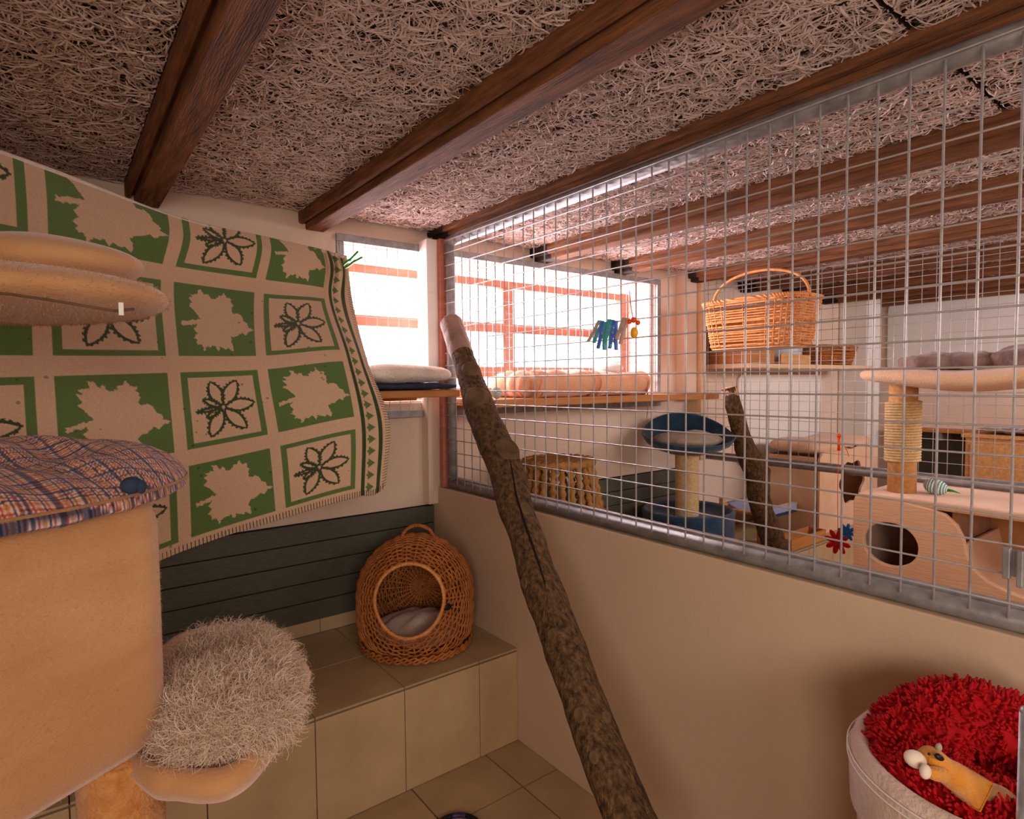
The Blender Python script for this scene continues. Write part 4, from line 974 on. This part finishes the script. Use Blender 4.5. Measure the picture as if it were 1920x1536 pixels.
MB().lathe([(.0, .45), (.15, .448), (.165, .43), (.165, .41), (.152, .41)], 40, (4.18, 2.32, 1.537)).build('lid', m_bucket, t, smooth=True)
t = thing('pine_board', 'flat yellow pine board lying on the far pale shelf', 'board', (4.1, 2.22, 1.536))
MB().box(3.9, 4.3, 2.145, 2.165, 1.536, 1.60).build('plank', m_pine, t, bevel=.003)
t = thing('bucket', 'white bucket beside the low basket on the far pale shelf', 'bucket', (4.44, 2.38, 1.536))
MB().lathe([(0, .002), (.065, .002), (.08, .19), (.086, .19), (.086, .2), (.074, .2), (.06, .012), (0, .012)], 36, (4.44, 2.36, 1.536)).build('pail', m_bucket, t, smooth=True)
q = np.linspace(0, PI, 20); MB().tube([(4.44+.082*math.cos(x), 2.36-.084*math.sin(x)*.6, 1.73-.05*math.sin(x)) for x in q], .003, 6).build('bail', m_wire, t)
# white moulded wall panels and column
def slab(x0, x1, y, z0, z1, label, r=.06, axis='X'):
    o = []
    for cx, cz, a0 in ((x1-r, z1-r, 0), (x0+r, z1-r, PI/2), (x0+r, z0+r, PI), (x1-r, z0+r, 1.5*PI)):
        for k in range(7): a = a0+PI/2*k/6; o.append((cx+r*math.cos(a), cz+r*math.sin(a)))
    pts = [(p, y, z) if axis == 'X' else (y, p, z) for p, z in o]; d = (0, .02, 0) if axis == 'X' else (.02, 0, 0)
    t = thing('moulded_panel', label, 'wall panel', tuple(np.mean(pts, 0))); MB().prism(pts, d).build('sheet', m_white, t, bevel=.006)
slab(3.98, 5.22, YW-.022, .80, 1.47, 'white round cornered wall panel below the far pale shelf')
slab(1.05, 2.30, XF-.022, 1.50, 2.10, 'white round cornered upper panel on the far wall, nearer the corner', axis='Y')
slab(-.6, .98, XF-.022, 1.50, 2.10, 'white round cornered upper panel on the far wall, farther from the corner', axis='Y')
struct('trim_10', MB().box(5.55, 5.80, 2.28, YW, BZ, ZC), m_white, bevel=.02)
struct('trim_11', MB().box(XF-.02, XF-.001, -1.0, 2.2, BZ+.1, .98), m_board)
shelf_t = thing('wall_shelf', 'narrow orange shelf on the far wall behind the ribbed platform', 'shelf', (5.9, 1, .99)); MB().box(5.72, XF-.001, -.8, 2.15, .985, 1.01).build('board', m_oak, shelf_t, bevel=.003)
for y in (-.4, .7, 1.8): MB().box(5.74, XF-.001, y-.01, y+.01, .92, .985).build('bracket', m_galv, shelf_t)
# pine cabinet with foil on top
t = thing('pine_cabinet', 'pine box cabinet at the right in the far pen under crumpled foil', 'cabinet', (5.25, .95, 0))
MB().box(5.0, 5.5, .55, 1.42, 0, 1.02).build('body', m_pine, t, bevel=.005)
MB().box(4.98, 5.52, .53, 1.44, 1.02, 1.045).build('top', m_pine, t, bevel=.004)
for y0_, y1_ in ((.58, .975), (.995, 1.39)):
    o = MB().box(4.985, 5.0, y0_, y1_, .06, .98).build('door', m_pine, t, bevel=.004); q = MB().sphere((4.972, y1_-.05, .6), .012, 10, 8).build('knob', m_galv, o, smooth=True); q.matrix_parent_inverse = Matrix.Translation(-Vector(t.location))
G = ell((5.22, 1.0, 1.075), (.22, .38, .028), 70, 24, (.5, .8), nz=.016, nf=38, seed=8); tag(MB().grid(G).build('foil_sheet', m_foil, None), 'crumpled silver foil lying on the pine cabinet', 'foil')
t = thing('steel_pot', 'small shiny steel pot behind the mesh at the right edge', 'pot', (5.2, .62, 1.1))
MB().lathe([(0, 0), (.09, 0), (.10, .02), (.10, .19), (.106, .195), (.1, .2), (.094, .19), (.09, .01), (0, .01)], 36, (5.25, .70, 1.10)).build('pot_body', m_foil, t, smooth=True)
for s in (1, -1): MB().tube([(5.25, .70+s*.1, 1.24), (5.25, .70+s*.13, 1.25), (5.25, .70+s*.13, 1.22), (5.25, .70+s*.1, 1.21)], .005, 6).build('pot_handle', m_foil, t)

# plush den with scalloped opening in the far pen
def scallop_den():
    x0, x1, y0, y1, z0, z1 = 4.08, 4.98, 1.98, 2.36, BZ+.001, .93
    t = thing('scalloped_den', 'beige plush den with a dark scalloped opening in the far pen', 'cat den', ((x0+x1)/2, (y0+y1)/2, z0))
    cx = 4.56; n = 64; hole = []
    for k in range(n):
        a = k*2*PI/n; r_ = 1+.10*math.cos(6*a); hole.append((cx+.185*r_*math.cos(a), .69+.15*r_*math.sin(a)))
    bm = bmesh.new(); o_ = [bm.verts.new((x, y0, z)) for x, z in ((x0, z0), (x1, z0), (x1, z1-.04), (x1-.04, z1), (x0+.04, z1), (x0, z1-.04))]; h_ = [bm.verts.new((x, y0, z)) for x, z in hole]
    e = [bm.edges.new((o_[i], o_[(i+1) % 6])) for i in range(6)]+[bm.edges.new((h_[i], h_[(i+1) % n])) for i in range(n)]; bmesh.ops.triangle_fill(bm, use_beauty=True, edges=e)
    me = bpy.data.meshes.new('front'); bm.to_mesh(me); bm.free(); me.transform(Matrix.Translation(-t.location)); me.materials.append(m_plushp); o = bpy.data.objects.new('front', me); COL.objects.link(o); o.parent = t
    q = o.modifiers.new('s', 'SOLIDIFY'); q.thickness = .015
    mb = MB().box(x0, x0+.015, y0+.01, y1, z0, z1-.03); mb.build('side', m_plushp, t, bevel=.004); MB().box(x1-.015, x1, y0+.01, y1, z0, z1-.03).build('side', m_plushp, t, bevel=.004)
    MB().box(x0, x1, y1-.015, y1, z0, z1-.03).build('back', m_foxb, t, bevel=.004)
    G = ell(((x0+x1)/2, (y0+y1)/2, z1+.03), ((x1-x0)/2+.01, (y1-y0)/2+.02, .065), 60, 22, (.4, .8), nz=.010, nf=8); G[..., 2] -= .035*np.exp(-((G[..., 0]-(x0+x1)/2)/.2)**2)*(G[..., 2] > z1+.03); MB().grid(G).build('top_hollow', m_plushp, t, smooth=True)
scallop_den()
# little hammock bed
t = thing('doll_hammock_bed', 'small wooden cat cot with a pale blue cloth behind the thin stump', 'cat cot', (4.05, 2.22, BZ))
X0, X1, Y0, Y1, Zc = 3.62, 4.10, 2.12, 2.40, BZ+.20
for y in (Y0, Y1): MB().tube([(X0-.06, y, Zc), (X1+.08, y, Zc)], .014, 10).build('side_pole', m_pine, t, smooth=True)
for x in (X0, X1): MB().box(x-.015, x+.015, Y0-.01, Y1+.01, Zc-.03, Zc-.012).build('cross_bar', m_pine, t, bevel=.003)
for x in (X0, X1):
    for y in (Y0, Y1): MB().box(x-.016, x+.016, y-.016, y+.016, BZ+.001, Zc+.05).build('leg', m_pine, t, bevel=.003)
u = np.linspace(0, 1, 16); G = np.array([[(X0+.05+(X1-X0-.1)*a, Y0+(Y1-Y0)*b, Zc+.016-.045*math.sin(PI*b)) for b in u] for a in u])
cl = pl('pale_blue_cloth', (150, 156, 186), .9); MB().grid(G).build('cloth_sling', cl, t, smooth=True, solid=.004)
MB().box(X0+.05, X1-.05, Y0-.016, Y0-.012, Zc-.05, Zc+.01).build('cloth_hem', cl, t)
MB().box(X0+.05, X1-.05, Y0-.018, Y0-.0165, Zc-.055, Zc-.035).build('navy_band', m_navy, t)
# low wooden box near the second mesh
crate(3.56, 4.0, 1.88, 2.0, BZ+.001, BZ+.075, 'low open wooden tray on the bench beside the second mesh', m_oak, 1, 'wooden_tray')
